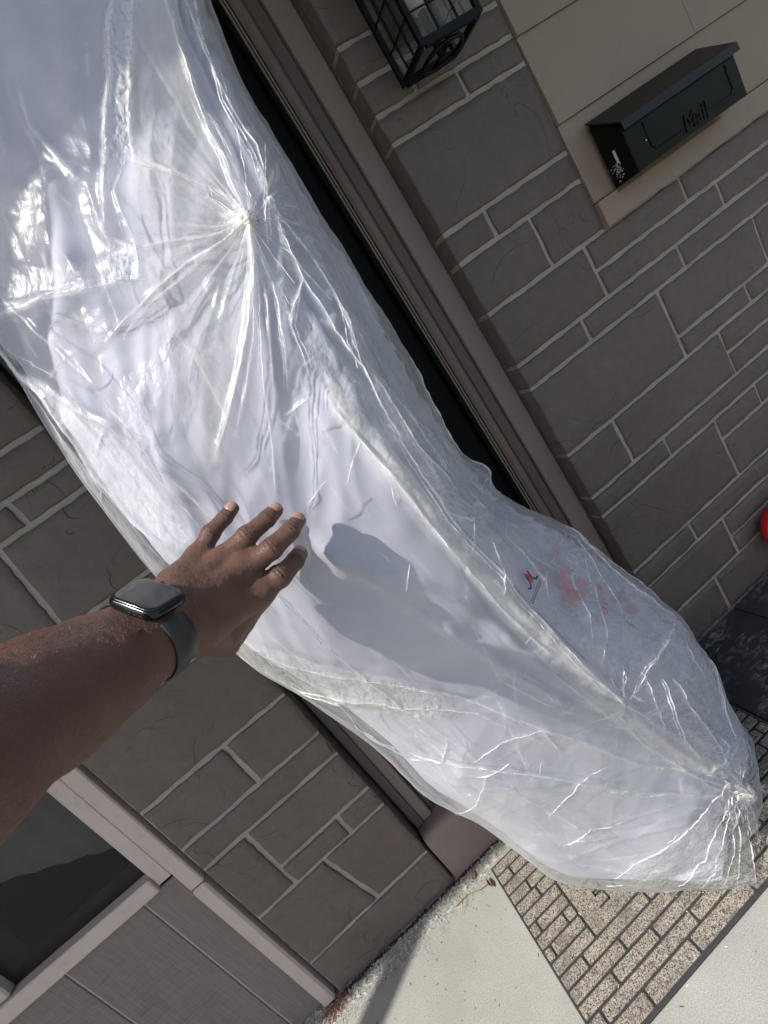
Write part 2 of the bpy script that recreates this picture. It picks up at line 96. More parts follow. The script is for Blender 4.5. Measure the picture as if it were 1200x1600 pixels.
class MB:
    def __init__(s): s.v = []; s.f = []
    def add(s, v, f):
        n = len(s.v); s.v += list(v); s.f += [tuple(i+n for i in q) for q in f]
    def box(s, x0, x1, y0, y1, z0, z1, c=0.0):
        """box, optionally with chamfered edges"""
        if x0 > x1: x0, x1 = x1, x0
        if c <= 0:
            v = [(x, y, z) for x in (x0, x1) for y in (y0, y1) for z in (z0, z1)]
            f = [(0, 1, 3, 2), (4, 6, 7, 5), (0, 4, 5, 1), (2, 3, 7, 6), (0, 2, 6, 4), (1, 5, 7, 3)]
            s.add(v, f); return
        v = []; idx = {}
        X, Y, Z = (x0, x1), (y0, y1), (z0, z1)
        for i in (0, 1):
            for j in (0, 1):
                for k in (0, 1):
                    p = (X[i], Y[j], Z[k]); d = (c if i == 0 else -c, c if j == 0 else -c, c if k == 0 else -c)
                    for a in range(3):
                        q = [p[0]+d[0], p[1]+d[1], p[2]+d[2]]; q[a] = p[a]
                        idx[(i, j, k, a)] = len(v); v.append(tuple(q))
        f = []
        I = lambda i, j, k, a: idx[(i, j, k, a)]
        f.append((I(0,0,0,0), I(0,0,1,0), I(0,1,1,0), I(0,1,0,0))); f.append((I(1,0,0,0), I(1,1,0,0), I(1,1,1,0), I(1,0,1,0)))
        f.append((I(0,0,0,1), I(1,0,0,1), I(1,0,1,1), I(0,0,1,1))); f.append((I(0,1,0,1), I(0,1,1,1), I(1,1,1,1), I(1,1,0,1)))
        f.append((I(0,0,0,2), I(0,1,0,2), I(1,1,0,2), I(1,0,0,2))); f.append((I(0,0,1,2), I(1,0,1,2), I(1,1,1,2), I(0,1,1,2)))
        for k in (0, 1):
            for j in (0, 1): f.append((I(0,j,k,1), I(1,j,k,1), I(1,j,k,2), I(0,j,k,2)))
            for i in (0, 1): f.append((I(i,0,k,0), I(i,1,k,0), I(i,1,k,2), I(i,0,k,2)))
        for i in (0, 1):
            for j in (0, 1): f.append((I(i,j,0,0), I(i,j,1,0), I(i,j,1,1), I(i,j,0,1)))
        for i in (0, 1):
            for j in (0, 1):
                for k in (0, 1): f.append((I(i,j,k,0), I(i,j,k,1), I(i,j,k,2)))
        s.add(v, f)
    def tube(s, pts, r, n=8, caps=True):
        pts = [Vector(p) for p in pts]; R = r if isinstance(r, (list, tuple)) else [r]*len(pts)
        base = len(s.v); up = Vector((0.13, .27, .95)).normalized()
        for i, p in enumerate(pts):
            t = (pts[min(i+1, len(pts)-1)]-pts[max(i-1, 0)]).normalized()
            a = t.cross(up)
            if a.length < .1: a = t.cross(Vector((1, 0, 0)))
            a.normalize(); b = t.cross(a).normalized()
            for k in range(n):
                an = 2*PI*k/n; s.v.append(tuple(p+a*math.cos(an)*R[i]+b*math.sin(an)*R[i]))
        for i in range(len(pts)-1):
            for k in range(n):
                s.f.append((base+i*n+k, base+i*n+(k+1) % n, base+(i+1)*n+(k+1) % n, base+(i+1)*n+k))
        if caps:
            s.f.append(tuple(base+k for k in range(n))[::-1]); s.f.append(tuple(base+(len(pts)-1)*n+k for k in range(n)))
    def obj(s, name, mat, parent=None, kind=None, smooth=False):
        me = mesh(s.v, s.f, smooth)
        import bmesh
        bm = bmesh.new(); bm.from_mesh(me); bmesh.ops.recalc_face_normals(bm, faces=bm.faces); bm.to_mesh(me); bm.free()
        return link(name, me, parent, mat, kind)

# numpy gradient noise
_perm = np.arange(256); np.random.default_rng(3).shuffle(_perm); _perm = np.concatenate([_perm, _perm])
_grad = np.random.default_rng(5).normal(size=(256, 3)); _grad /= np.linalg.norm(_grad, axis=1)[:, None]
def pn(P):
    P = np.asarray(P, float); i = np.floor(P).astype(int); f = P-i; u = f*f*f*(f*(f*6-15)+10)
    i &= 255; out = 0
    for dx in (0, 1):
        for dy in (0, 1):
            for dz in (0, 1):
                h = _perm[_perm[_perm[(i[..., 0]+dx) & 255]+((i[..., 1]+dy) & 255)]+((i[..., 2]+dz) & 255)]
                g = _grad[h]
                d = g[..., 0]*(f[..., 0]-dx)+g[..., 1]*(f[..., 1]-dy)+g[..., 2]*(f[..., 2]-dz)
                wx = u[..., 0] if dx else 1-u[..., 0]; wy = u[..., 1] if dy else 1-u[..., 1]; wz = u[..., 2] if dz else 1-u[..., 2]
                out = out+d*wx*wy*wz
    return out*1.6
def sstep(a, b, x):
    t = np.clip((x-a)/(b-a), 0, 1); return t*t*(3-2*t)

# ------------------------------------------------------------------ materials
class M:
    def __init__(s, name):
        s.m = bpy.data.materials.new(name); s.m.use_nodes = True; s.t = s.m.node_tree
        s.b = s.t.nodes['Principled BSDF']; s.o = s.t.nodes['Material Output']; s.tc = s.t.nodes.new('ShaderNodeTexCoord')
    def n(s, typ, **kw):
        nd = s.t.nodes.new('ShaderNode'+typ)
        for k, v in kw.items():
            if hasattr(nd, k) and not isinstance(v, tuple): setattr(nd, k, v)
        return nd
    def l(s, a, b): s.t.links.new(a, b)
    def coord(s, scale=(1, 1, 1), rot=(0, 0, 0)):
        mp = s.t.nodes.new('ShaderNodeMapping'); mp.inputs['Scale'].default_value = scale; mp.inputs['Rotation'].default_value = rot
        g = s.t.nodes.new('ShaderNodeNewGeometry')
        s.l(g.outputs['Position'], mp.inputs['Vector']); return mp.outputs[0]
    def noise(s, scale, detail=4, rough=.55, vec=None, dist=0):
        nd = s.t.nodes.new('ShaderNodeTexNoise'); nd.inputs['Scale'].default_value = scale
        nd.inputs['Detail'].default_value = detail; nd.inputs['Roughness'].default_value = rough; nd.inputs['Distortion'].default_value = dist
        s.l(vec if vec is not None else s.coord(), nd.inputs['Vector']); return nd.outputs['Fac']
    def voro(s, scale, feature='F1', vec=None, out='Distance'):
        nd = s.t.nodes.new('ShaderNodeTexVoronoi'); nd.feature = feature; nd.inputs['Scale'].default_value = scale
        s.l(vec if vec is not None else s.coord(), nd.inputs['Vector']); return nd.outputs[out]
    def ramp(s, fac, stops, interp='LINEAR'):
        nd = s.t.nodes.new('ShaderNodeValToRGB'); nd.color_ramp.interpolation = interp
        e = nd.color_ramp.elements
        while len(e) < len(stops): e.new(.5)
        for k, (p, c) in enumerate(stops):
            e[k].position = p; e[k].color = (c, c, c, 1) if isinstance(c, (int, float)) else (*c, 1)
        s.l(fac, nd.inputs[0]); return nd.outputs[0]
    def mix(s, fac, a, b, mode='MIX'):
        nd = s.t.nodes.new('ShaderNodeMix'); nd.data_type = 'RGBA'; nd.blend_type = mode
        for sk, v in ((nd.inputs[0], fac), (nd.inputs[6], a), (nd.inputs[7], b)):
            if hasattr(v, 'links'): s.l(v, sk)
            else: sk.default_value = (*v, 1) if isinstance(v, tuple) else v
        return nd.outputs[2]
    def math(s, op, a, b=0.0, c=0.0, clamp=False):
        nd = s.t.nodes.new('ShaderNodeMath'); nd.operation = op; nd.use_clamp = clamp
        for k, v in enumerate((a, b, c)):
            if hasattr(v, 'links'): s.l(v, nd.inputs[k])
            else: nd.inputs[k].default_value = v
        return nd.outputs[0]
    def attr(s, name):
        nd = s.t.nodes.new('ShaderNodeAttribute'); nd.attribute_name = name; return nd.outputs['Fac']
    def bump(s, h, dist, strength=1, prev=None):
        nd = s.t.nodes.new('ShaderNodeBump'); nd.inputs['Strength'].default_value = strength; nd.inputs['Distance'].default_value = dist
        s.l(h, nd.inputs['Height'])
        if prev is not None: s.l(prev, nd.inputs['Normal'])
        return nd.outputs[0]
    def set(s, color=None, rough=None, normal=None, metal=None, spec=None, **kw):
        for k, v in (('Base Color', color), ('Roughness', rough), ('Normal', normal), ('Metallic', metal), ('Specular IOR Level', spec)):
            if v is None: continue
            if hasattr(v, 'links'): s.l(v, s.b.inputs[k])
            else: s.b.inputs[k].default_value = (*v, 1) if isinstance(v, tuple) else v
        for k, v in kw.items():
            k = k.replace('_', ' ')
            if hasattr(v, 'links'): s.l(v, s.b.inputs[k])
            else: s.b.inputs[k].default_value = (*v, 1) if isinstance(v, tuple) and len(s.b.inputs[k].default_value) == 4 else v
        return s.m

def paint(name, col, rough=.55, var=.12, grime=.0, bumps=.0006, spec=None):
    m = M(name)
    a = m.noise(6, 5); b = m.noise(90, 4)
    c = m.mix(m.ramp(a, [(.3, 0), (.7, 1)]), tuple(x*(1-var) for x in col), tuple(x*(1+var) for x in col))
    if grime:
        g = m.ramp(m.noise(38, 6, .7), [(.52, 0), (.72, grime)])
        c = m.mix(g, c, tuple(x*.35 for x in col))
    return m.set(c, rough, m.bump(b, bumps), spec=spec)

def stone_material():
    m = M('grey brown painted split faced stone')
    info = m.t.nodes.new('ShaderNodeObjectInfo')
    base = m.ramp(m.noise(3.1, 5), [(.3, (.106, .081, .071)), (.7, (.142, .112, .098))])
    base = m.mix(m.math('MULTIPLY', info.outputs['Random'], .35), base, (.102, .074, .062))
    warp = m.noise(5, 3, .55, dist=.9)
    cleft = m.ramp(warp, [(.50, 0), (.512, 1), (.56, .85), (.64, .8), (.70, .4)])
    cleft = m.math('MULTIPLY', cleft, m.ramp(m.noise(7, 2), [(.40, 0), (.55, 1)]))
    fine = m.noise(160, 5, .65)
    mid = m.noise(34, 5, .6, dist=.6)
    speck = m.ramp(m.voro(55), [(.03, 1), (.05, 0)])
    rare = m.math('MULTIPLY', speck, m.ramp(m.noise(14, 2), [(.62, 0), (.66, 1)]))
    col = m.mix(m.ramp(mid, [(.3, 0), (.75, .5)]), base, (.072, .060, .054))
    col = m.mix(m.math('MULTIPLY', rare, .7), col, (.32, .31, .29))
    n = m.bump(cleft, .0022, .9)
    n = m.bump(mid, .0020, .8, n)
    n = m.bump(fine, .0006, .7, n)
    return m.set(col, m.ramp(fine, [(.3, .5), (.7, .68)]), n, spec=.4)
def mortar_material():
    m = M('light grey painted mortar')
    a = m.noise(11, 5); b = m.noise(150, 5, .7)
    c = m.ramp(a, [(.3, (.26, .225, .20)), (.7, (.345, .302, .27))])
    return m.set(c, .75, m.bump(b, .0012, .9))
def concrete_material():
    m = M('weathered pale concrete')
    g = m.t.nodes.new('ShaderNodeNewGeometry'); sp = m.t.nodes.new('ShaderNodeSeparateXYZ'); m.l(g.outputs['Position'], sp.inputs[0])
    big = m.noise(4, 6, .6); fine = m.noise(420, 4, .7); mid = m.noise(60, 5, .65)
    c = m.ramp(big, [(.3, (.27, .272, .248)), (.7, (.37, .372, .342))])
    c = m.mix(m.ramp(fine, [(.35, .7), (.6, 0)]), c, (.14, .145, .13))
    pits = m.ramp(m.voro(95), [(.05, 1), (.13, 0)])
    c = m.mix(m.math('MULTIPLY', pits, m.ramp(mid, [(.5, 0), (.6, .8)])), c, (.11, .10, .09))
    # chalky broken crust along the wall
    d = m.math('ADD', m.math('MULTIPLY', sp.outputs['Y'], 22.0), m.math('MULTIPLY', m.noise(30, 5, .7), 3.2))
    crust = m.ramp(d, [(-.35+.5, 0), (.62, 1)])
    chips = m.ramp(m.noise(75, 5, .7), [(.47, 0), (.53, 1)])
    k = m.math('MULTIPLY', m.ramp(d, [(.0, 0), (.9, 1)]), chips)
    c = m.mix(k, c, (.42, .41, .37))
    n = m.bump(fine, .0007, .8); n = m.bump(m.math('MULTIPLY', chips, k), .004, .9, n); n = m.bump(mid, .0015, .5, n)
    return m.set(c, .85, n)
def slate_material():
    m = M('dark blue grey slate')
    a = m.noise(7, 5); f = m.noise(180, 4)
    c = m.ramp(a, [(.3, (.018, .020, .025)), (.7, (.034, .037, .044))])
    sc = m.noise(24, 6, .75, vec=m.coord((1, 2.2, 1), (0, 0, .5)), dist=1.2)
    k = m.math('MULTIPLY', m.ramp(sc, [(.50, 0), (.62, .75)]), m.ramp(m.noise(5.5, 2), [(.36, 0), (.50, 1)]))
    c = m.mix(k, c, (.26, .25, .24))
    return m.set(c, .55, m.bump(m.noise(30, 5), .003, .6, m.bump(f, .0006)))

MAT = {}
MAT['stone'] = stone_material()
MAT['mortar'] = mortar_material()
MAT['concrete'] = concrete_material()
MAT['slate'] = slate_material()
MAT['trim'] = paint('taupe painted trim', (.45, .375, .335), .5, .06, .25, .0004)
MAT['trim_dark'] = paint('brown painted door moulding', (.090, .062, .052), .5, .08, .3, .0004)
MAT['caulk'] = paint('grey brown painted brick moulding', (.195, .150, .130), .6, .06, .2, .0006)
MAT['panel'] = None
MAT['siding'] = paint('taupe painted lap siding', (.25, .192, .148), .6, .05, .12, .0006)
MAT['black_metal'] = paint('black satin metal', (.0025, .003, .0026), .36, .2, 0, .0004, .2)
MAT['gasket'] = paint('dull brass weather strip', (.16, .14, .10), .45, .1, 0, .0002)
MAT['door_black'] = paint('black storm door', (.003, .003, .0035), .5, .2, 0, .0002, .08)
MAT['roof'] = paint('brown paint on added porch', (.16, .14, .12), .7, .05, 0, .001)

def panel_material():
    m = M('grey painted rough sawn plywood')
    g1 = m.noise(8, 5, .6, vec=m.coord((26, 26, 1.6))); g2 = m.noise(10, 5, .6, vec=m.coord((2, 2, 34)))
    c = m.mix(m.ramp(g1, [(.35, 0), (.75, .8)]), (.178, .148, .133), (.115, .097, .088))
    c = m.mix(m.math('MULTIPLY', m.ramp(g2, [(.5, 0), (.7, .6)]), m.ramp(m.noise(6, 3), [(.4, 0), (.65, 1)])), c, (.05, .047, .044))
    return m.set(c, .7, m.bump(g2, .0012, .7, m.bump(g1, .0016, .8)))
MAT['panel'] = panel_material()
def glass_dark():
    m = M('dark window screen')
    wv = m.t.nodes.new('ShaderNodeTexWave'); wv.inputs['Scale'].default_value = 130; wv.inputs['Distortion'].default_value = 2.5
    wv.inputs['Detail'].default_value = 2; wv.inputs['Detail Scale'].default_value = .6
    m.l(m.coord((1, 1, 1), (0, .5, 0)), wv.inputs['Vector'])
    c = m.mix(m.math('MULTIPLY', wv.outputs['Fac'], m.ramp(m.noise(6, 3), [(.35, .1), (.7, .8)])), (.006, .007, .008), (.024, .024, .024))
    return m.set(c, .32, m.bump(m.noise(600, 2), .0003), spec=.35, Alpha=.5)
MAT['screen'] = glass_dark()

# ------------------------------------------------------------------ ground
mb = MB(); mb.box(-80, 80, -80, 60, -1.0, -.03)
gm = M('lawn'); gm.set(gm.ramp(gm.noise(3, 6), [(.3, (.05, .08, .03)), (.7, (.09, .12, .045))]), .9, gm.bump(gm.noise(60, 4), .02))
mb.obj('ground', gm.m, kind='structure')
mb = MB(); mb.box(-5.5, 6, -6.5, .30, -.03, 0.0)
mb.obj('concrete_path', MAT['concrete'], kind='structure')

# slate landing to the right of the mat, tiles of their own
sl_o = bpy.data.objects.new('slate_paving', None); COL.objects.link(sl_o); sl_o['kind'] = 'structure'
xs = [.594, .884, 1.176, 1.468, 1.76, 2.05]
for i in range(5):
    for (y0, y1) in ((-.70, -.012), (-1.4, -.703)):
        g = .0022
        t = MB(); t.box(xs[i]+g, xs[i+1]-g, y0+random.uniform(0, .002), y1, -.01, .012+random.uniform(0, .002), .0018)
        t.obj('tile', MAT['slate'], sl_o)
t = MB(); t.box(.5945, 2.05, -1.4, -.013, -.012, .006); t.obj('grout', paint('dark grout', (.02, .02, .02), .9), sl_o)

# ------------------------------------------------------------------ stone walls
def stone(parent, x0, x1, z0, z1, slx0=0, slx1=0, depth=.045):
    g = .0058
    if x1-x0 < .02: return
    w_, h_ = x1-x0, z1-z0
    nx = max(5, min(26, int(w_/.018))); nz = max(4, min(12, int(h_/.016)))
    X = np.linspace(0, 1, nx); Z = np.linspace(0, 1, nz)
    # pull outer loops tight for a rounded arris
    X = np.concatenate([[0, .003/w_], X[1:-1], [1-.003/w_, 1]]); Z = np.concatenate([[0, .003/h_], Z[1:-1], [1-.003/h_, 1]])
    XX, ZZ = np.meshgrid(X, Z)
    xl = x0+g+(ZZ-.5)*slx0; xr = x1-g+(ZZ-.5)*slx1
    px = xl+(xr-xl)*XX; pz = z0+g+(h_-2*g)*ZZ
    seed = random.uniform(0, 50)
    e = np.minimum(np.minimum(XX*w_, (1-XX)*w_), np.minimum(ZZ*h_, (1-ZZ)*h_))
    fall = np.exp(-e/.012)
    q = np.stack([px*38, np.full_like(px, seed), pz*38], -1)
    px = px+.0028*fall*pn(q); pz = pz+.0028*fall*pn(q+17)
    base = .0012*pn(np.stack([px*9, np.full_like(px, seed), pz*9], -1))
    st = pn(np.stack([px*11, np.full_like(px, seed+9), pz*11], -1)+pn(q*.5)[..., None]*.5)
    cleft = .0020*sstep(.12, .20, st)
    py = base-cleft-.0012+random.uniform(-.0008, .0008)
    py = py+.0035*np.clip(1-e/.0032, 0, 1)**1.5
    nz_, nx_ = px.shape
    V = [(px[j, i], py[j, i], pz[j, i]) for j in range(nz_) for i in range(nx_)]
    F = [(j*nx_+i, j*nx_+i+1, (j+1)*nx_+i+1, (j+1)*nx_+i) for j in range(nz_-1) for i in range(nx_-1)]
    loop = [i for i in range(nx_)]+[j*nx_+nx_-1 for j in range(1, nz_)]+[(nz_-1)*nx_+i for i in range(nx_-2, -1, -1)]+[j*nx_ for j in range(nz_-2, 0, -1)]
    b = len(V); V += [(V[k][0], depth, V[k][2]) for k in loop]
    for a in range(len(loop)):
        c = (a+1) % len(loop); F.append((loop[a], b+a, b+c, loop[c]))
    link('stone', mesh(V, F, True), parent, MAT['stone'])

RC, RS, RE = .655, 1.060, 2.1
LC, LF = -.241, -.637
right_stones = [
 (RC,.86,1.96,2.12),(.86,RS,1.96,2.12),(RC,RS,1.755,1.96),(RC,RS,1.685,1.755),(RC,.779,1.617,1.685),(.779,RS,1.617,1.685),
 (RC,.885,1.557,1.617),(.885,RS,1.557,1.617),(RC,RS,1.350,1.557),(RC,.784,1.280,1.350),(.784,RS,1.280,1.350),(RC,.880,1.150,1.280),(.880,RS,1.150,1.280),
 (RC,.983,1.008,1.150),(.983,1.330,1.079,1.150),(1.330,1.75,1.079,1.150),(1.75,RE,1.079,1.150),(.983,1.44,1.008,1.079),(1.44,1.8,1.008,1.079),(1.8,RE,1.008,1.079),
 (RC,.882,.942,1.008),(.882,1.24,.942,1.008),(1.24,1.68,.942,1.008),(1.68,RE,.942,1.008),
 (RC,1.125,.740,.942),(1.125,1.512,.800,.942),(1.512,1.85,.800,.942),(1.85,RE,.800,.942),(1.125,1.402,.740,.800),(1.402,1.7,.740,.800),(1.7,RE,.740,.800),
 (RC,.828,.600,.740),(.828,1.255,.600,.740),(1.255,1.6,.668,.740),(1.6,RE,.668,.740),(1.255,1.7,.600,.668),(1.7,RE,.600,.668),
 (RC,.942,.536,.600),(.942,1.40,.536,.600),(1.40,1.8,.536,.600),(1.8,RE,.536,.600),
 (RC,1.12,.337,.536),(1.12,1.299,.467,.536),(1.299,1.65,.467,.536),(1.65,RE,.467,.536),(1.12,1.5,.337,.467),(1.5,RE,.337,.467),
 (RC,.893,.267,.337),(.893,1.28,.267,.337),(1.28,1.7,.267,.337),(1.7,RE,.267,.337),
 (RC,1.003,.131,.267),(1.003,1.4,.195,.267),(1.4,RE,.195,.267),(1.003,1.3,.131,.195),(1.3,1.75,.131,.195),(1.75,RE,.131,.195),
 (RC,.89,.0,.131),(.89,1.25,.0,.131),(1.25,1.7,.0,.131),(1.7,RE,.0,.131)]
left_stones = [
 (LF,-.44,1.9,2.12),(-.44,LC,1.9,2.12),(LF,LC,1.70,1.9),(LF,-.4,1.60,1.70),(-.4,LC,1.60,1.70),(LF,LC,1.473,1.60),(LF,LC,1.399,1.473),
 (LF,-.386,1.341,1.399),(-.386,LC,1.341,1.399),(LF,-.465,1.142,1.341,0,.02),(-.465,LC,1.142,1.341,.02,0),(LF,-.42,.940,1.142),(-.42,LC,.940,1.142),
 (LF,LC,.738,.940),(LF,-.419,.607,.738),(-.419,LC,.607,.738),(LF,LC,.533,.607),(LF,-.52,.337,.533),(-.52,LC,.402,.533),(-.52,-.35,.337,.402),(-.35,LC,.337,.402),
 (LF,-.426,.136,.337,0,-.026),(-.426,LC,.136,.337,-.026,0),(LF,LC,.0,.136)]
rw = thing('stone_wall', 'dark stone wall carrying the mailbox, right of the door opening', 'wall')
for s_ in right_stones: stone(rw, *s_)
t = MB(); t.box(RC+.0095, RE, .0045, .30, 0, 1.150); t.box(RC+.0095, RS-.003, .0045, .30, 1.150, 2.12); t.obj('mortar', MAT['mortar'], rw)
lw = thing('stone_wall', 'narrow dark stone pier between the screened window and the bagged mattress', 'wall')
for s_ in left_stones: stone(lw, *s_)
t = MB(); t.box(LF+.003, LC-.0095, .0045, .30, 0, 2.12); t.obj('mortar', MAT['mortar'], lw)

# ------------------------------------------------------------------ lap siding above the right wall
sd = thing('lap_siding', 'taupe painted board siding behind the mailbox', 'siding')
def board(parent, x0, x1, z0, z1, yb, yt, mat, name='board'):
    v = [(x0, yb, z0), (x1, yb, z0), (x1, yt, z1), (x0, yt, z1), (x0, .03, z0), (x1, .03, z0), (x1, .03, z1), (x0, .03, z1)]
    f = [(0, 1, 2, 3), (4, 7, 6, 5), (0, 4, 5, 1), (1, 5, 6, 2), (2, 6, 7, 3), (3, 7, 4, 0)]
    link(name, mesh(v, f), parent, mat)
board(sd, RS, RE, 1.1505, 1.213, -.0125, -.0125, MAT['siding'])
board(sd, RS, RE, 1.215, 1.4075, -.003, .001, MAT['siding'])
board(sd, RS, 1.54, 1.4085, 1.6065, -.006, .0, MAT['siding'])
board(sd, 1.5415, RE, 1.4085, 1.6065, -.006, .0, MAT['siding'])
board(sd, RS, RE, 1.6075, 1.806, -.006, .0, MAT['siding'])
board(sd, RS, RE, 1.807, 2.12, -.006, .0, MAT['siding'])

# ------------------------------------------------------------------ door opening
dr = thing('door', 'black storm door in the brown moulded frame behind the mattress', 'door')
def strip(name, x0, x1, y0, z0, z1, mat, parent=dr, y1=.30, c=.002):
    t = MB(); t.box(x0, x1, y0, y1, z0, z1, c); return t.obj(name, mat, parent)
strip('brick_mould', .6005, .6545, .047, .012, 2.12, MAT['caulk'])
strip('casing', .5665, .6000, .056, .165, 2.12, MAT['trim_dark'], c=.004)
strip('casing', .5405, .5660, .050, .165, 2.12, MAT['trim'] if False else paint('worn brown jamb paint', (.13, .094, .080), .5, .1, .4), c=.006)
strip('weather_strip', .5345, .5385, .060, .165, 2.12, MAT['gasket'], c=.0008)
strip('weather_strip', .5280, .5315, .060, .165, 2.12, MAT['gasket'], c=.0008)
strip('jamb', .5180, .5400, .066, .165, 2.12, MAT['door_black'])
strip('brick_mould', -.2400, -.2160, .047, .165, 2.12, MAT['stone'])
strip('casing', -.2155, -.1850, .050, .165, 2.12, MAT['caulk'], c=.003)
strip('casing', -.1845, -.1700, .064, .165, 2.12, MAT['trim_dark'], c=.003)
strip('jamb', -.1695, -.1500, .078, .165, 2.12, MAT['door_black'])
t = MB(); t.box(-.1495, .5175, .084, .12, .165, 2.0, .001); t.obj('door_panel', MAT['door_black'], dr)
t = MB(); t.box(-.05, .47, .079, .0835, 1.74, 1.92, .001); t.obj('door_window', paint('smoky door glass', (.016, .018, .019), .3, .1, spec=.2), dr)
# painted sill with rounded nose
n = 10; prof = [(.30, 0.0), (.001, 0.0), (.001, .135)]+[(.001+.03*(1-math.cos(a)), .135+.028*math.sin(a)) for a in np.linspace(.15, PI/2, n)]+[(.30, .164)]
V = []; 
for x in (-.2395, .6540): V += [(x, y, z) for y, z in prof]
k = len(prof); F = [(i, (i+1) % k, k+(i+1) % k, k+i) for i in range(k)]+[tuple(range(k))[::-1], tuple(range(k, 2*k))]
me = mesh(V, F, False); link('sill', me, dr, MAT['caulk'])

# ------------------------------------------------------------------ screened window with plywood panel below
sw = thing('window', 'dark screened window in taupe trim above a grooved grey panel', 'window')
t = MB(); t.box(-.6835, -.6475, .003, .12, .512, 2.12, .003); t.obj('casing', MAT['trim'], sw)
t = MB(); t.box(-.6835, -.6475, -.003, .12, .004, .5105, .005); t.obj('casing', MAT['trim'], sw)
t = MB(); t.box(-.7195, -.6855, .008, .12, .5745, 2.12, .002); t.obj('stile', MAT['trim'], sw)
t = MB(); t.box(-1.09, -1.055, .008, .12, .6075, 2.12, .004); t.obj('stile', MAT['trim'], sw)
t = MB(); t.box(-1.30, -.7215, .0, .12, .5665, .6065, .0025); t.obj('window_sill', MAT['trim'], sw)
t = MB(); t.box(-1.0545, -.7200, .030, .04, .607, 2.12); t.obj('screen', MAT['screen'], sw)
V = []; nc, nr = 26, 16      # made-up sheet behind the screen, shaped as the pale reflection wedge
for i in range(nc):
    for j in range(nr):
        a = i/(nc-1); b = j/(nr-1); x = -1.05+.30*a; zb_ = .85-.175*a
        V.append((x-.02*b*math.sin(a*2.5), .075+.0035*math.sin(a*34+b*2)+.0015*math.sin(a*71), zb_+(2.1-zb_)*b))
link('reflection_sheet', mesh(V, [(i*nr+j, (i+1)*nr+j, (i+1)*nr+j+1, i*nr+j+1) for i in range(nc-1) for j in range(nr-1)], True), sw, paint('pale reflection sheet', (.8, .78, .73), .8))
t = MB(); t.box(-1.0545, -.7200, .110, .118, .607, 2.12); t.obj('pane', MAT['door_black'], sw)
for x0, x1 in ((-.7685, -.6840), (-.9675, -.7745), (-1.175, -.9735), (-1.38, -1.181)):
    t = MB(); t.box(x0, x1, .014+random.uniform(-.001, .001), .05, .006, .566, .0012); t.obj('panel', MAT['panel'], sw)
t = MB(); t.box(-1.38, -.6842, .0172, .12, .004, .566); t.obj('panel_backing', MAT['trim'], sw)
# gap between trim and stones, backed in black to put the shade in
t = MB(); t.box(-.6470, -.6335, .050, .12, .0, 2.12); t.obj('gap_shade', MAT['door_black'], sw)

# rest of the house front, outside the frame
t = MB(); t.box(-6, -1.381, .02, .3, 0, 2.3); t.box(-1.381, RE, .121 if False else .31, .5, 0, 2.3); t.box(RE+.002, 6, .0, .3, 0, 2.3)
hw = t.obj('house_wall', MAT['siding'], kind='structure')
t = MB(); t.box(-6, 6, -.85, .5, 2.305, 2.42); t.box(-6, 6, -.02, .5, 2.12, 2.304)
t.obj('added_porch_roof', MAT['roof'], kind='structure')  # unseen roof, added to shade the wall and the top of the bag
pp = MB(); pp.tube([(-1.73, -.75, 0), (-1.73, -.75, 2.304)], .036, 16);  # unseen post, added to cast the shadow band on the concrete
tag(pp.obj('added_porch_post', MAT['roof'], smooth=False), 'brown round porch post added out of view to cast a shadow on the concrete', 'post')
pp = MB(); pp.box(-1.775, -1.685, -.795, -.705, 0, .04, .004)

# ------------------------------------------------------------------ mailbox
mbx = thing('mailbox', 'black metal mailbox with a slanted lid and raised lettering, mounted on the siding', 'mailbox')
x0, x1, yb, yf, z0, zf, zb = 1.122, 1.508, -.0135, -.088, 1.2135, 1.320, 1.372
V = []
for x in (x0, x1): V += [(x, yb, z0), (x, yf, z0), (x, yf, zf), (x, yb, zb)]
me = mesh(V, [(0, 1, 2, 3), (7, 6, 5, 4), (0, 4, 5, 1), (1, 5, 6, 2), (2, 6, 7, 3), (3, 7, 4, 0)])
bd = link('body', me, mbx, MAT['black_metal'])
bv = bd.modifiers.new('b', 'BEVEL'); bv.width = .003; bv.segments = 2
# lid: bent sheet with lip
xa, xb = x0-.006, x1+.006
prof = [(yb, zb+.004), (yf-.010, zf+.007), (yf-.012, zf-.012), (yf-.009, zf-.012), (yf-.007, zf+.004), (yb, zb+.001)]
V = [(x, y, z) for x in (xa, xb) for y, z in prof]; k = 6
F = [(i, (i+1) % k, k+(i+1) % k, k+i) for i in range(k)]+[tuple(range(k))[::-1], tuple(range(k, 2*k))]
link('lid', mesh(V, F), mbx, paint('worn dark green black lid', (.008, .010, .007), .36, .25, .2, .0005, .25))
t = MB()   # embossed panel outline on the front
fx0, fx1, fz0, fz1 = x0+.060, x1-.040, z0+.022, zf-.02
for a, b in (((fx0, fz0+.01), (fx0, fz1)), ((fx1-.012, fz0), (fx0+.012, fz0)), ((fx1, fz0+.012), (fx1, fz1)), ((fx1-.012, fz0), (fx1, fz0+.012)), ((fx0, fz0+.01), (fx0+.012, fz0))):
    t.tube([(a[0], yf-.0003, a[1]), (b[0], yf-.0003, b[1])], .0022, 6)
t.obj('embossed_border', MAT['black_metal'], mbx, smooth=True)
fc = bpy.data.curves.new('mail', 'FONT'); fc.body = 'Mail'; fc.size = .052; fc.extrude = .0012; fc.bevel_depth = .0006; fc.shear = .2
fo = bpy.data.objects.new('tmp', fc); COL.objects.link(fo)
dg = bpy.context.evaluated_depsgraph_get(); me = bpy.data.meshes.new_from_object(fo.evaluated_get(dg)); bpy.data.objects.remove(fo)
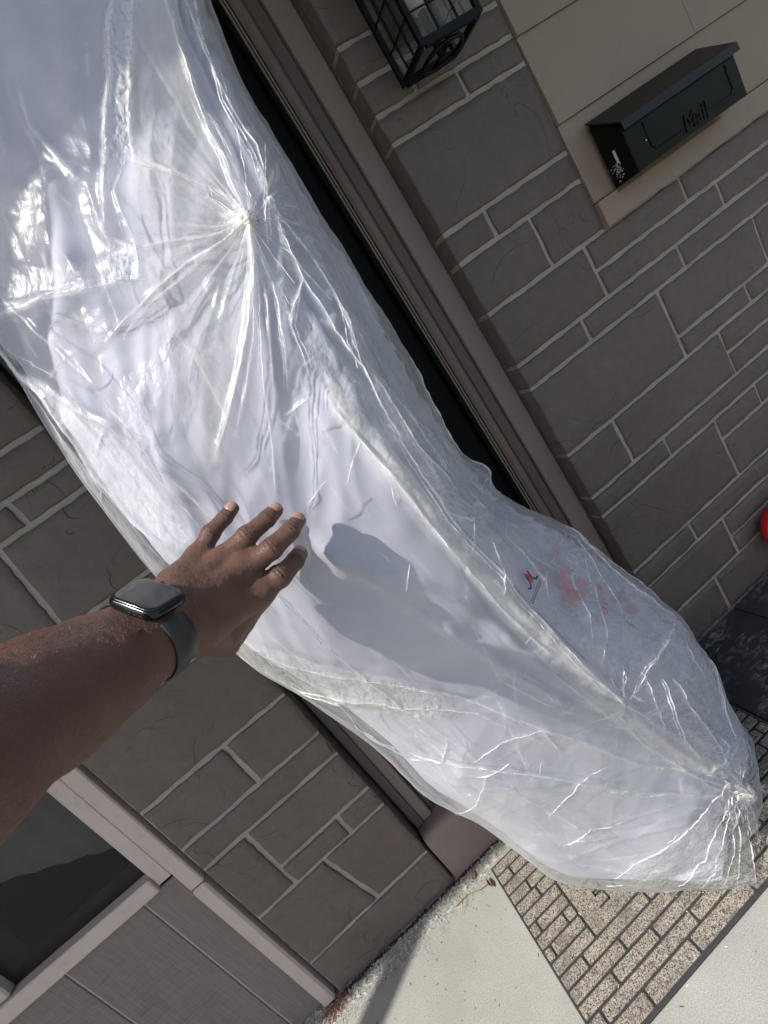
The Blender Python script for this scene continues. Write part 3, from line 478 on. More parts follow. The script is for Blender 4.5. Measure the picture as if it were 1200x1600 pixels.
lt = link('lettering', me, mbx, MAT['black_metal']); lt.location = (x0+.165, yf-.0008, z0+.012); lt.rotation_euler = (PI/2, 0, 0)
t = MB(); t.box(x0-.0012, x0+.0005, -.052, -.046, z0+.045, z0+.075); t.obj('paint_scuff', paint('chalk white scuff', (.5, .5, .5), .8), mbx)
t = MB()
for i in range(60):
    a, b = random.gauss(-.040, .006), random.gauss(z0+.032, .009); s = random.uniform(.0006, .0016)
    t.box(x0-.0010, x0+.0004, a-s, a+s, b-s, b+s)
t.obj('paint_spatter', paint('grey spatter', (.35, .35, .35), .8), mbx, kind='stuff')
t = MB(); t.box(x0+.004, x1+.004, -.0155, -.0130, 1.2035, 1.2095); t.obj('rust_stain', paint('rust stain', (.14, .085, .04), .8, .4), mbx)
t = MB()
for xx in (x0+.05,): t.tube([(xx, yf-.002, z0+.05), (xx, yf+.004, z0+.05)], .0016, 8)
t.obj('rivet', paint('bare steel', (.5, .5, .5), .3), mbx)

# ------------------------------------------------------------------ lantern
ln = thing('wall_lantern', 'black metal box lantern with gridded glass sides fixed to the stone wall', 'lantern')
lx0, lx1, ly0, ly1, lz0, lz1 = .737, .880, -.128, -.028, 1.631, 1.90
r = .0055
t = MB()
for x in (lx0, lx1):
    for y in (ly0, ly1): t.box(x-r, x+r, y-r, y+r, lz0-.004, lz1, .001)
for z in (lz0, lz1):
    t.box(lx0+r+.0002, lx1-r-.0002, ly0-r*.9, ly0+r*.9, z-r*1.4, z+r*1.4, .001); t.box(lx0+r+.0002, lx1-r-.0002, ly1-r*.9, ly1+r*.9, z-r*1.4, z+r*1.4, .001)
    t.box(lx0-r*.9, lx0+r*.9, ly0+r+.0002, ly1-r-.0002, z-r, z+r, .001); t.box(lx1-r*.9, lx1+r*.9, ly0+r+.0002, ly1-r-.0002, z-r, z+r, .001)
t.obj('frame', MAT['black_metal'], ln)
t = MB(); b = .0016
for k in (1, 2):
    x = lx0+(lx1-lx0)*k/3; t.box(x-b, x+b, ly0-b, ly0+b, lz0+.006, lz1-.006)
    y = ly0+(ly1-ly0)*k/3
    for xx in (lx0, lx1): t.box(xx-b, xx+b, y-b, y+b, lz0+.006, lz1-.006)
for k in range(1, 5):
    z = lz0+(lz1-lz0)*k/5
    t.box(lx0+r, lx1-r, ly0-b*.7, ly0+b*.7, z-b, z+b)
    for xx in (lx0, lx1): t.box(xx-b*.7, xx+b*.7, ly0+r, ly1-r, z-b, z+b)
t.obj('glazing_bars', MAT['black_metal'], ln)
gl = M('seeded lantern glass'); gl.set((.35, .33, .3), .3, gl.bump(gl.noise(60, 3), .002), Transmission_Weight=.0, Alpha=.12, Specular_IOR_Level=.2)
for (a, b_, c, d) in ((lx0+r, lx1-r, ly0+.002, ly0+.0035), ):
    t = MB(); t.box(a, b_, c, d, lz0+.007, lz1-.007); t.obj('glass_pane', gl.m, ln)
for xx in (lx0+.002, lx1-.0035):
    t = MB(); t.box(xx, xx+.0015, ly0+r, ly1-r, lz0+.007, lz1-.007); t.obj('glass_pane', gl.m, ln)
t = MB()   # ring under the lantern
cx, cy = (lx0+lx1)/2, (ly0+ly1)/2
t.tube([(cx+.046*math.cos(a), cy+.040*math.sin(a), lz0-.010) for a in np.linspace(0, 2*PI, 29)], .0040, 8, False)
t.tube([(cx, cy-.04, lz0-.008), (cx, cy+.04, lz0-.008)], .004, 6); t.tube([(cx, cy, lz0-.012), (cx, cy, lz0+.07)], .009, 10)
t.obj('bottom_ring', MAT['black_metal'], ln, smooth=True)
t = MB(); t.tube([(cx, cy, lz0+.07), (cx, cy, lz0+.10), (cx, cy, lz0+.14), (cx, cy, lz0+.16)], [.012, .026, .022, .004], 12); t.obj('bulb', paint('frosted bulb', (.6, .6, .58), .3), ln, smooth=True)
v = [(lx0-.012, ly0-.012, lz1+.006), (lx1+.012, ly0-.012, lz1+.006), (lx1+.012, ly1+.012, lz1+.006), (lx0-.012, ly1+.012, lz1+.006), (cx-.02, cy-.02, lz1+.07), (cx+.02, cy-.02, lz1+.07), (cx+.02, cy+.02, lz1+.07), (cx-.02, cy+.02, lz1+.07)]
link('cap', mesh(v, [(0, 3, 2, 1), (0, 1, 5, 4), (1, 2, 6, 5), (2, 3, 7, 6), (3, 0, 4, 7), (4, 5, 6, 7)]), ln, MAT['black_metal'])
t = MB(); t.box(cx-.035, cx+.035, -.018, -.003, 1.70, 1.90, .002); t.box(cx-.01, cx+.01, ly1, -.017, 1.80, 1.82); t.obj('backplate', MAT['black_metal'], ln)

# ------------------------------------------------------------------ red dish leaning on the wall
rd = thing('dish', 'glossy red round plastic dish against the stone wall at the right edge', 'dish')
cx_, cz_ = 1.137, .147
V = []; F = []; nseg = 40
prof = [(0, .004), (.050, .004), (.062, -.004), (.070, -.022), (.076, -.026), (.079, -.022), (.073, -.004), (.064, .010), (0, .012)]
for (rr, yy) in prof:
    for k in range(nseg):
        a = 2*PI*k/nseg; V.append((cx_+rr*math.cos(a), -.035+yy, cz_+rr*math.sin(a)))
for i in range(len(prof)-1):
    for k in range(nseg): F.append((i*nseg+k, i*nseg+(k+1) % nseg, (i+1)*nseg+(k+1) % nseg, (i+1)*nseg+k))
rm = M('glossy red plastic'); rm.set((.55, .008, .016), .22)
link('bowl', mesh(V, F, True), rd, rm.m)
for q_ in (-1, 1):
    t = MB(); t.tube([(cx_+.045*q_, -.05, .016), (cx_+.03*q_, -.035, .065)], .004, 8); t.obj('foot', rm.m, rd, smooth=True)

# ------------------------------------------------------------------ door mat
def mat_material():
    m = M('speckled beige carpet mat tread')
    v = m.voro(600, out='Color'); bw = m.t.nodes.new('ShaderNodeRGBToBW'); m.l(v, bw.inputs[0])
    f2 = m.noise(300, 3, .7)
    c = m.ramp(bw.outputs[0], [(.22, (.035, .03, .026)), (.38, (.14, .12, .10)), (.52, (.27, .24, .20)), (.9, (.38, .345, .29))])
    c = m.mix(m.ramp(m.noise(22, 5, .7), [(.46, 0), (.72, .75)]), c, (.085, .075, .068))
    n = m.bump(bw.outputs[0], .0012, .9); n = m.bump(f2, .001, .8, n)
    return m.set(c, .9, n)
MAT['tread'] = mat_material()
MAT['rubber'] = paint('black rubber', (.022, .021, .021), .7, .2, 0, .001)
dm = thing('doormat', 'black rubber doormat with speckled beige brick pattern under the mattress', 'doormat')
mx0, mx1, my0, my1 = -.150, .590, -.476, -.052
t = MB(); t.box(mx0, mx1, my0, my1, .0005, .0075, .002); t.obj('rubber_base', MAT['rubber'], dm)
def pad(x0, x1, y0, y1, name='pad', top=.0118):
    if x1-x0 < .008: return
    g = .0026; c = .0030
    x0 += g; x1 -= g; y0 += g; y1 -= g
    k = .0022
    def ring(d, z): 
        X0, X1, Y0, Y1 = x0+d, x1-d, y0+d, y1-d
        return [(X0+k, Y0, z), (X1-k, Y0, z), (X1, Y0+k, z), (X1, Y1-k, z), (X1-k, Y1, z), (X0+k, Y1, z), (X0, Y1-k, z), (X0, Y0+k, z)]
    top += random.uniform(-.0004, .0004)
    V = ring(0, .0076)+ring(0, top-c*.5)+ring(c*.6, top)
    F = [tuple(range(16, 24))]
    for a in range(2):
        for i in range(8): F.append((a*8+i, a*8+(i+1) % 8, (a+1)*8+(i+1) % 8, (a+1)*8+i))
    link(name, mesh(V, F), dm, MAT['tread'])
rowh = .02735; ytop = -.0565
rows_y = [(-.0565-rowh*i) for i in range(16)]
px0, px1 = -.036, .476
joints = {  # explicit joints of the rows seen in the photo
 0: [-.02, .2, .4], 1: [-.106, .11, .31, .5], 2: [-.044, .15, .36], 3: [-.09, .08, .27, .45], 4: [-.079, .17, .40],
 5: [], 6: [-.123], 7: [-.064], 8: [-.125], 9: [], 10: [-.081, .10, .30, .46], 11: [-.001, .169, .35, .52], 12: [-.052, .064, .215, .38, .54],
 13: [-.112, .141, .29, .47], 14: [-.024, .104, .26, .42]}
for i in range(15):
    y1 = rows_y[i]; y0 = rows_y[i+1]
    if i == 14: y0 = my0+.004
    J = joints[i]
    segs = []
    if 5 <= i <= 9:
        for a, b in ((mx0+.003, px0), (px1, mx1-.003)):
            js = [a]+[j if a < 0 else .59-(j+.15) for j in J if (a < 0)]+[b]
            if a > 0: js = [a]+([.53] if i % 2 else [.56] if i % 3 else [])+[b]
            segs += list(zip(js, js[1:]))
    else:
        js = [mx0+.003]+J+[mx1-.003]; segs = list(zip(js, js[1:]))
    for a, b in segs: pad(a, b, y0, y1)
# centre panel with squared glyphs pressed in
pad(px0, px1, rows_y[10], rows_y[5], 'centre_panel')
t = MB()
def gl_seg(p, q):
    w_ = .0021; x0, x1 = sorted((p[0], q[0])); y0, y1 = sorted((p[1], q[1]))
    t.box(x0-w_, x1+w_, y0-w_, y1+w_, .0112, .0130)
G3 = [(.009, -.243), (.037, -.243), (.037, -.269), (.017, -.269), (.017, -.276), (.037, -.276), (.037, -.299), (.010, -.299)]
for a, b in zip(G3, G3[1:]): gl_seg(a, b)
for a, b in (((.064, -.243), (.064, -.300)), ((.064, -.243), (.085, -.243))): gl_seg(a, b)
t.obj('raised_characters', MAT['rubber'], dm)

# ------------------------------------------------------------------ leaves and debris
lm = M('dry brown leaf'); lm.set(lm.ramp(lm.noise(120, 4), [(.3, (.13, .062, .035)), (.7, (.25, .15, .085))]), .6, lm.bump(lm.noise(200, 3), .0006))
def leaf(x, y, ang, L, W_, curl, label, z=.004):
    V = []; n = 12; m_ = 7
    for i in range(n):
        s = i/(n-1); wd = W_*math.sin(PI*min(1, max(0.03, s)))**.8
        for j in range(m_):
            q = (j/(m_-1)-.5)*2
            zz = curl*(q*q)*.9+curl*.6*(s-.5)**2*4*.5
            p = Vector(((s-.5)*L, q*wd*(1-.35*curl/.01*.4), zz))
            V.append((x+p.x*math.cos(ang)-p.y*math.sin(ang), y+p.x*math.sin(ang)+p.y*math.cos(ang), z+p.z))
    F = [(i*m_+j, i*m_+j+1, (i+1)*m_+j+1, (i+1)*m_+j) for i in range(n-1) for j in range(m_-1)]
    o = link('dry_leaf', mesh(V, F, True), None, lm.m); so = o.modifiers.new('s', 'SOLIDIFY'); so.thickness = .0005
    return tag(o, label, 'leaf', 'dry leaves at the mat corner')
leaf(-.196, -.030, 1.15, .026, .0065, .004, 'flat tan dry leaf on the concrete beside the wall base')
leaf(-.170, -.080, 1.7, .026, .0050, .009, 'curled reddish brown leaf at the corner of the doormat')
tw = MB()
tw.tube([(-.168, -.075, .004), (-.20, -.072, .007), (-.235, -.055, .005), (-.275, -.055, .003)], .0008, 5)
tw.tube([(-.235, -.055, .005), (-.25, -.075, .003)], .0006, 5)
tag(tw.obj('twig', lm.m), 'thin dry twig lying beside the curled leaf on concrete', 'twig')
def scatter(name, n_, area, size, mat, z=.0008, label=None):
    t = MB()
    for _ in range(n_):
        x, y = area(); s = random.uniform(*size); a = random.uniform(0, PI); l_ = s*random.uniform(1, 3.2); h = s*random.uniform(.4, .9)
        ca, sa = math.cos(a), math.sin(a); zz = z(x, y) if callable(z) else z
        P = [(-l_, -s*.6, 0), (l_, -s*.4, 0), (l_*.7, s*.6, 0), (-l_*.6, s*.5, 0), (random.uniform(-.3, .3)*l_, 0, h*1.3)]
        P = [(x+p*ca-q*sa, y+p*sa+q*ca, zz+r_) for p, q, r_ in P]
        t.add(P, [(0, 1, 4), (1, 2, 4), (2, 3, 4), (3, 0, 4), (3, 2, 1, 0)])
    return t.obj(name, mat, kind='stuff')
zmat = lambda x, y: .0085 if (mx0 < x < mx1 and my0 < y < my1) else .0005
scatter('leaf_litter', 150, lambda: (random.gauss(-.655, .02), random.gauss(-.012, .012)), (.0015, .0042), lm.m)
scatter('dirt_line', 500, lambda: (random.uniform(-.66, -.09), -random.uniform(.0, .006)), (.0012, .0030), paint('black grime', (.02, .018, .016), .95))
scatter('leaf_crumbs', 170, lambda: (random.uniform(-.14, .4), random.uniform(-.47, -.06)), (.0005, .0015), lm.m, zmat)
scatter('dirt_crumbs', 320, lambda: (random.uniform(-.9, .3), -.52*random.random()**2-.004), (.0005, .0016), paint('dark dirt', (.05, .04, .03), .9), zmat)
scatter('mortar_chips', 380, lambda: (random.uniform(-.66, -.10), -abs(random.gauss(.0, .022))-.003), (.0008, .0030), paint('pale chips', (.34, .33, .30), .9))
t = scatter('pale_flecks', 130, lambda: (random.uniform(-.14, .4), random.uniform(-.5, -.06)), (.0006, .0018), paint('pale fleck', (.6, .55, .42), .8), zmat)

# ------------------------------------------------------------------ plastic wrapped mattress
def catmull(P, t, periodic=False):
    """Catmull-Rom along axis 0 of P at parameters t (in index units)"""
    n = P.shape[0]
    i = np.floor(t).astype(int)
    if not periodic: i = np.clip(i, 0, n-2)
    f = (t-i)
    def g(k):
        if periodic: return P[k % n]
        kk = np.clip(k, 0, n-1)
        r = P[kk].copy()
        lo = k < 0; hi = k > n-1
        if lo.any(): r[lo] = 2*P[0]-P[1]
        if hi.any(): r[hi] = 2*P[n-1]-P[n-2]
        return r
    a, b, c, d = g(i-1), g(i), g(i+1), g(i+2)
    f = f.reshape((-1,)+(1,)*(P.ndim-1))
    return .5*((2*b)+(-a+c)*f+(2*a-5*b+4*c-d)*f*f+(-a+3*b-3*c+d)*f**3)

def bag_net(rows):
    rows = np.array(rows, float)               # (n, 3, 3): left edge, front ridge, right edge
    n = len(rows)
    net = []
    for k in range(n):
        L, S, R = rows[k]
        w = 1.0 if k < n-2 else (.6 if k == n-2 else .25)
        LS = S-L; SR = R-S
        nl = np.cross(LS, [0, 0, -1.]); nl /= np.linalg.norm(nl)+1e-9
        if nl[1] > 0: nl = -nl
        nr = np.cross(SR, [0, 0, -1.]); nr /= np.linalg.norm(nr)+1e-9
        if nr[1] > 0: nr = -nr
        b = .16*np.linalg.norm(LS)*w; c = .07*np.linalg.norm(SR)*w
        M1 = L+LS*.33+nl*b; M2 = L+LS*.68+nl*b*.85
        P = S+SR*.5+nr*c
        back = np.array([0, .12, 0])*w
        if k >= n-4: back = back*.5
        B2 = R+back+(L-R)*.12; B1 = L+back+(R-L)*.12
        net.append([L, M1, M2, S, P, R, B2, B1])
    return np.array(net)                       # (n, 8, 3)

def bag_eval(net, u, v):
    """u, v 1-d arrays -> (len(v), len(u), 3); u in 0..8 periodic, v in 0..n-1"""
    A = catmull(net, np.asarray(v, float))                       # (nv, 8, 3)
    B = catmull(np.swapaxes(A, 0, 1), np.asarray(u, float), True)  # (nu, nv, 3)
    return np.swapaxes(B, 0, 1)

net = bag_net(ROWS); NV = len(ROWS)
VA = np.linspace(0, NV-1, 1000)
UA = np.concatenate([np.linspace(0, 3, 270, endpoint=False), np.linspace(3, 5, 150, endpoint=False), np.linspace(5, 8, 60, endpoint=False)])
BASE = bag_eval(net, UA, VA)
def grid_normals(S):
    du = np.roll(S, -1, 1)-np.roll(S, 1, 1); dv = np.gradient(S, axis=0)
    N = np.cross(dv, du); N /= np.linalg.norm(N, axis=-1, keepdims=True)+1e-12
    return N
NRM = grid_normals(BASE)
ctr = BASE.mean(1, keepdims=True)
if (NRM*(BASE-ctr)).sum(-1).mean() < 0: NRM = -NRM
def uv_pt(u, v):
    return bag_eval(net, [u % 8], [v])[0, 0]
def uv_nrm(u, v):
    a = uv_pt(u+.02, v)-uv_pt(u-.02, v); b = uv_pt(u, min(v+.02, NV-1))-uv_pt(u, v-.02)
    n_ = np.cross(b, a); n_ /= np.linalg.norm(n_)
    i = np.abs(VA-v).argmin(); j = np.abs(UA-u).argmin()
    if (n_*NRM[i, j]).sum() < 0: n_ = -n_
    return n_
P = BASE.reshape(-1, 3)
UU, VV = np.meshgrid(UA, VA); uu = UU.ravel(); vv = VV.ravel()
# long axis coordinate for stretched noise
t_len = np.concatenate([[0], np.cumsum(np.linalg.norm(np.diff(BASE[:, 270], axis=0), axis=1))])
TL = np.repeat(t_len, len(UA))
arc = np.cumsum(np.linalg.norm(np.diff(BASE[400], axis=0, prepend=BASE[400][:1]), axis=1))
AR = np.tile(arc, len(VA))

milk = np.zeros(len(P)); warm = np.zeros(len(P)); crk = np.zeros(len(P))
def in_poly(poly):
    inside = np.zeros(len(P), bool); n_ = len(poly)
    lo = np.min(poly, 0); hi = np.max(poly, 0)
    sel = np.where((uu > lo[0]) & (uu < hi[0]) & (vv > lo[1]) & (vv < hi[1]))[0]
    x, y = uu[sel], vv[sel]; ins = np.zeros(len(sel), bool)
    # wobble the border so that patches read as torn or folded film
    x = x+.02*pn(np.stack([x*6, y*3, x*0], -1)); 
    for i in range(n_):
        (xa, ya), (xb, yb) = poly[i], poly[(i+1) % n_]
        c = ((ya > y) != (yb > y)) & (x < (xb-xa)*(y-ya)/((yb-ya) or 1e-9)+xa)
        ins ^= c
    inside[sel] = ins; return inside
def blur(a, it=2):
    a = a.reshape(len(VA), len(UA))
    for _ in range(it):
        a = (a+np.roll(a, 1, 1)+np.roll(a, -1, 1))/3
        a = np.concatenate([a[:1], (a[:-2]+a[1:-1]+a[2:])/3, a[-1:]], 0)
    return a.ravel()
for poly, mk_, wm, ck in PATCHES:
    m_ = blur(in_poly(poly).astype(float), 2)
    milk = np.maximum(milk, 0)+m_*mk_; warm = np.maximum(warm, m_*wm*.8); crk = np.maximum(crk, m_*ck)
H = np.zeros(len(P)); HS = np.zeros(len(P))
def seg_dist(Q, pts):
    best = np.full(len(Q), 9.0); par = np.zeros(len(Q)); L = 0; tot = sum(np.linalg.norm(b-a) for a, b in zip(pts, pts[1:]))
    for a, b in zip(pts, pts[1:]):
        ab = b-a; l2 = (ab*ab).sum()+1e-12; l_ = math.sqrt(l2)
        t_ = np.clip(((Q-a)@ab)/l2, 0, 1); d = np.linalg.norm(Q-(a+t_[:, None]*ab), axis=1)
        c = d < best; best[c] = d[c]; par[c] = (L+t_[c]*l_)/tot; L += l_
    return best, par, tot
for ci, (pts, wd, hh, mk_) in enumerate(CREASES):
    p3 = np.array([uv_pt(*q) for q in pts]); wd = wd*.001; hh = hh*.001
    lo = p3.min(0)-wd*5; hi = p3.max(0)+wd*5
    sel = np.where(((P > lo) & (P < hi)).all(1))[0]
    if not len(sel): continue
    wob = .0010*pn(np.stack([P[sel, 0]*38, P[sel, 1]*38+ci, P[sel, 2]*38], -1))
    d, par, tot = seg_dist(P[sel], p3)
    d = np.abs(d+wob*np.clip(d/wd, 0, 1))
    tap = np.clip(np.minimum(par, 1-par)*tot/.02+.25, 0, 1)
    var = .75+.5*pn(np.stack([par*tot*24, par*0+ci*3.7, par*0], -1))
    prof = np.exp(-(d/(wd*.8))**2)+.5*np.exp(-(d/(wd*3.5))**1.3)
    H[sel] += hh*.62*prof*tap*var
    if mk_ < .25: HS[sel] += hh*1.1*prof*tap*var
    if mk_: milk[sel] += mk_*1.0*np.exp(-(d/(max(wd*.36, .0011)))**2)*tap*np.clip(var, 0, 1.3)
# pleats gathering into the knots
for kn, A_, R0_, k_ in (('K1', .0075, .085, 3.2), ('K2', .012, .12, 3.6), ('K3', .006, .05, 3.0)):
    c = uv_pt(*KNOTS[kn]); n_ = uv_nrm(*KNOTS[kn]); e1 = np.cross(n_, [0, 0, 1.]); e1 /= np.linalg.norm(e1); e2 = np.cross(n_, e1)
    rel = P-c; rr = np.linalg.norm(rel, axis=1); sel = np.where((rr < R0_*3.2) & (np.abs(rel@n_) < .12))[0]
    x, y = rel[sel]@e1, rel[sel]@e2; r1 = rr[sel]+1e-6
    ca, sa = x/np.hypot(x, y).clip(1e-6), y/np.hypot(x, y).clip(1e-6)
    g = pn(np.stack([ca*k_, sa*k_, r1*4], -1)); g2 = pn(np.stack([ca*k_*2.6+9, sa*k_*2.6, r1*9], -1))
    rid = (1-np.abs(g)*2.4)*.6+(1-np.abs(g2)*2.4)*.35
    env = np.exp(-r1/R0_)*sstep(0, R0_*.25, r1)
    H[sel] += A_*rid*env
    H[sel] += A_*1.0*np.exp(-(r1/.012)**2)
    milk[sel] += .25*np.clip(rid-.55, 0, 1)*env*2+.4*np.exp(-(r1/.012)**2)
# loose film: soft bellies and broken facets
q = np.stack([AR*5.5, TL*3.0, TL*0], -1); warp = np.stack([pn(q+3), pn(q+31), pn(q+57)], -1)
H += .011*pn(q*1.0+7)
q2 = np.stack([AR*15, TL*8, TL*0+2], -1)+warp*1.4
rid = 1-np.abs(pn(q2))*2.2
H += .0026*np.clip(rid, -1, 1)
q3 = np.stack([AR*34, TL*20, TL*0+5], -1)+warp*2.5
msk = sstep(-.15, .35, pn(q*1.7+11))
H += (.0003*msk+.0012*crk)*(1-np.abs(pn(q3))*2.4)
q4 = np.stack([AR*80, TL*60, TL*0+8], -1)+warp*4
def dimple(key, r_, h_):
    c = uv_pt(*KNOTS[key]); d2 = ((P-c)**2).sum(1); return h_*np.exp(-d2/r_**2)
for k_ in ('FT1', 'FT2', 'FT3', 'FT4'): H += dimple(k_, .013, -.0035)
H += dimple('BUMP', .030, .012)
# ruffles at the loose right hand edge
re = np.exp(-((uu-5.0)/.5)**2)
H += re*(.010*pn(np.stack([TL*11, uu*.7, TL*0], -1))+.0055*pn(np.stack([TL*31, uu, TL*0], -1))*sstep(-.2, .4, pn(np.stack([TL*6, uu*0, TL*0+3], -1)))+.0015*pn(np.stack([TL*90, uu*2, TL*0+4], -1)))
le = np.exp(-((uu-0.0)/.35)**2)+np.exp(-((uu-8)/.35)**2)
H *= 1-.55*le
end = np.clip(np.minimum(vv, NV-1-vv)/1.2, 0, 1)
H *= .3+.7*end
FILM = P+NRM.reshape(-1, 3)*(H-.006)[:, None]
zmin = .0135; FILM[:, 2] = np.maximum(FILM[:, 2], zmin+.0015*pn(P*60))
def grid_faces(nv, nu, periodic=True):
    a = np.arange(nv*nu).reshape(nv, nu); b = np.roll(a, -1, 1)
    F = np.stack([a[:-1], b[:-1], b[1:], a[1:]], -1)
    if not periodic: F = F[:, :-1]
    return F.reshape(-1, 4)
bag = thing('wrapped_mattress', 'tall white mattress wrapped in crumpled clear plastic, standing on the doormat', 'mattress')
nv, nu = len(VA), len(UA)
F_ = grid_faces(nv, nu)
_du = BASE[10, 1]-BASE[10, 0]; _dv = BASE[11, 0]-BASE[10, 0]
FLIP = (np.cross(_du, _dv)*NRM[10, 0]).sum() < 0
if FLIP: F_ = F_[:, ::-1]
film_me = fast_mesh(FILM, F_)
attr(film_me, 'milk', np.clip(milk, 0, 1)); attr(film_me, 'warm', blur(warm, 1)); attr(film_me, 'crinkle', blur(crk, 3)); attr(film_me, 'across', AR); attr(film_me, 'along', TL)

def film_material():
    m = M('clear polyethylene film'); t = m.t; t.nodes.remove(m.b)
    mk_ = m.attr('milk'); wm = m.attr('warm'); ck = m.attr('crinkle')
    uvn = m.t.nodes.new('ShaderNodeCombineXYZ'); m.l(m.attr('across'), uvn.inputs[0]); m.l(m.attr('along'), uvn.inputs[1])
    def facets(scale, sx, sy, rot, warp=.0):
        mp = m.t.nodes.new('ShaderNodeMapping'); mp.inputs['Scale'].default_value = (sx, sy, 1); mp.inputs['Rotation'].default_value = (0, 0, rot)
        m.l(uvn.outputs[0], mp.inputs['Vector'])
        return m.voro(scale, 'DISTANCE_TO_EDGE', mp.outputs[0])
    f1 = facets(8, 1, .32, .45); f2 = facets(13, 1, .30, -.5); f3 = facets(30, 1, .5, .2); f4 = facets(72, 1, .7, 1.0); f5 = facets(150, 1, .8, .4)
    gate = m.ramp(m.noise(8, 3), [(.46, 0), (.6, 1)])
    thin = lambda f, a: m.ramp(f, [(0, 1), (a, .25), (a*2.2, 0)])
    nf = m.noise(320, 3, .6)
    nrm = m.bump(f1, .030, .55); nrm = m.bump(f2, .016, .45, nrm)
    nrm = m.bump(m.math('MULTIPLY', f3, m.math('ADD', m.math('MULTIPLY', ck, 1.0), m.math('MULTIPLY', gate, .14))), .011, 1, nrm)
    nrm = m.bump(m.math('MULTIPLY', f4, m.math('ADD', ck, m.math('MULTIPLY', gate, .03))), .0065, 1, nrm)
    nrm = m.bump(m.math('MULTIPLY', f5, ck), .0028, 1, nrm)
    nrm = m.bump(m.noise(38, 3, .5), .0016, .5, nrm); nrm = m.bump(nf, .00025, .6, nrm)
    brk = m.ramp(m.noise(22, 4, .7), [(.45, 0), (.58, 1)])
    lines = m.math('MULTIPLY', m.math('ADD', m.math('MULTIPLY', thin(f1, .010), .30), m.math('ADD', m.math('MULTIPLY', m.math('MULTIPLY', thin(f2, .010), gate), .30), m.math('MULTIPLY', m.math('MULTIPLY', thin(f4, .05), ck), .35))), brk)
    haze = m.ramp(m.noise(7, 4, .6), [(.4, 0), (.72, .09)])
    fac = m.math('ADD', m.math('ADD', m.math('MULTIPLY', mk_, .85), .015), m.math('ADD', lines, haze), clamp=True)
    col = m.mix(wm, (.90, .92, .95), (.86, .86, .80))
    df = t.nodes.new('ShaderNodeBsdfDiffuse'); tr = t.nodes.new('ShaderNodeBsdfTranslucent'); m.l(col, df.inputs[0]); m.l(col, tr.inputs[0])
    m.l(nrm, df.inputs['Normal']); m.l(nrm, tr.inputs['Normal'])
    dt = t.nodes.new('ShaderNodeMixShader'); dt.inputs[0].default_value = .4; m.l(df.outputs[0], dt.inputs[1]); m.l(tr.outputs[0], dt.inputs[2])
    tp = t.nodes.new('ShaderNodeBsdfTransparent'); tp.inputs[0].default_value = (.985, .99, .99, 1)
    ge = t.nodes.new('ShaderNodeNewGeometry'); dp = t.nodes.new('ShaderNodeVectorMath'); dp.operation = 'DOT_PRODUCT'
    m.l(nrm, dp.inputs[0]); m.l(ge.outputs['Incoming'], dp.inputs[1])
    graz = m.math('POWER', m.math('SUBTRACT', 1.0, m.math('ABSOLUTE', dp.outputs['Value'])), 3.5)
    fac = m.math('ADD', fac, m.math('MULTIPLY', graz, .45), clamp=True)
    a = t.nodes.new('ShaderNodeMixShader'); m.l(fac, a.inputs[0]); m.l(tp.outputs[0], a.inputs[1]); m.l(dt.outputs[0], a.inputs[2])
    frs = m.math('ADD', m.math('MULTIPLY', graz, .5), .026)
    gl = t.nodes.new('ShaderNodeBsdfGlossy'); gl.inputs['Roughness'].default_value = .31; m.l(nrm, gl.inputs['Normal'])
    b = t.nodes.new('ShaderNodeMixShader'); m.l(frs, b.inputs[0]); m.l(a.outputs[0], b.inputs[1]); m.l(gl.outputs[0], b.inputs[2])
    m.l(b.outputs[0], m.o.inputs['Surface'])
    return m.m
MAT['film'] = film_material()
link('plastic_cover', film_me, bag, MAT['film'])

# the mattress inside
su, sv = 3, 3
IB = BASE[::sv, ::su]; IN = NRM[::sv, ::su]; iu = UU[::sv, ::su]; iv = VV[::sv, ::su]
itl = TL.reshape(nv, nu)[::sv, ::su]; iar = AR.reshape(nv, nu)[::sv, ::su]
dg1 = iar*.82+itl*.57; dg2 = -iar*.57+itl*.82
upf = 1-sstep(7.5, 11, iv)
ih = (.005+.008*upf)*pn(np.stack([dg1*12, dg2*4.0, itl*0], -1))+(.0008+.0030*upf)*(1-2.2*np.abs(pn(np.stack([dg1*26, dg2*7, itl*0+3], -1))))
side = sstep(3.15, 3.4, iu)*(1-sstep(4.9, 5.2, iu))
ih += side*(.0055*pn(np.stack([iar*7, itl*60+iar*14, itl*0+6], -1))+.0018*np.sin(itl*260+6*pn(np.stack([iar*9, itl*8, itl*0], -1))))
ih += .006*np.exp(-((iu-3.12)/.05)**2)+HS.reshape(nv, nu)[::sv, ::su]
off = .0235-.011*side+.03*np.clip(1-np.minimum(iv, NV-1-iv)/1.8, 0, 1)
FH = (H-.006).reshape(nv, nu)
Fm = np.minimum.reduce([np.roll(np.roll(FH, a, 0), b, 1) for a in (-3, 0, 3) for b in (-3, 0, 3)])[::sv, ::su]
rel_ = np.minimum(ih-off, Fm-.0030)
IV = IB+IN*rel_[..., None]
IV[..., 2] = np.maximum(IV[..., 2], .022)
fm = M('white quilted mattress fabric')
wv = fm.noise(900, 2); 
fm.set(fm.ramp(fm.noise(12, 4), [(.3, (.33, .337, .41)), (.7, (.43, .432, .50))]), .8, fm.bump(wv, .0004, .5), Sheen_Weight=.1)
_c = IV[-8].mean(0); 
for _k in range(7): IV[-1-_k] = IV[-8]*.5+_c*.5
inner = link('mattress', fast_mesh(IV.reshape(-1, 3), grid_faces(*iu.shape)[:, ::-1] if FLIP else grid_faces(*iu.shape)), bag, fm.m)

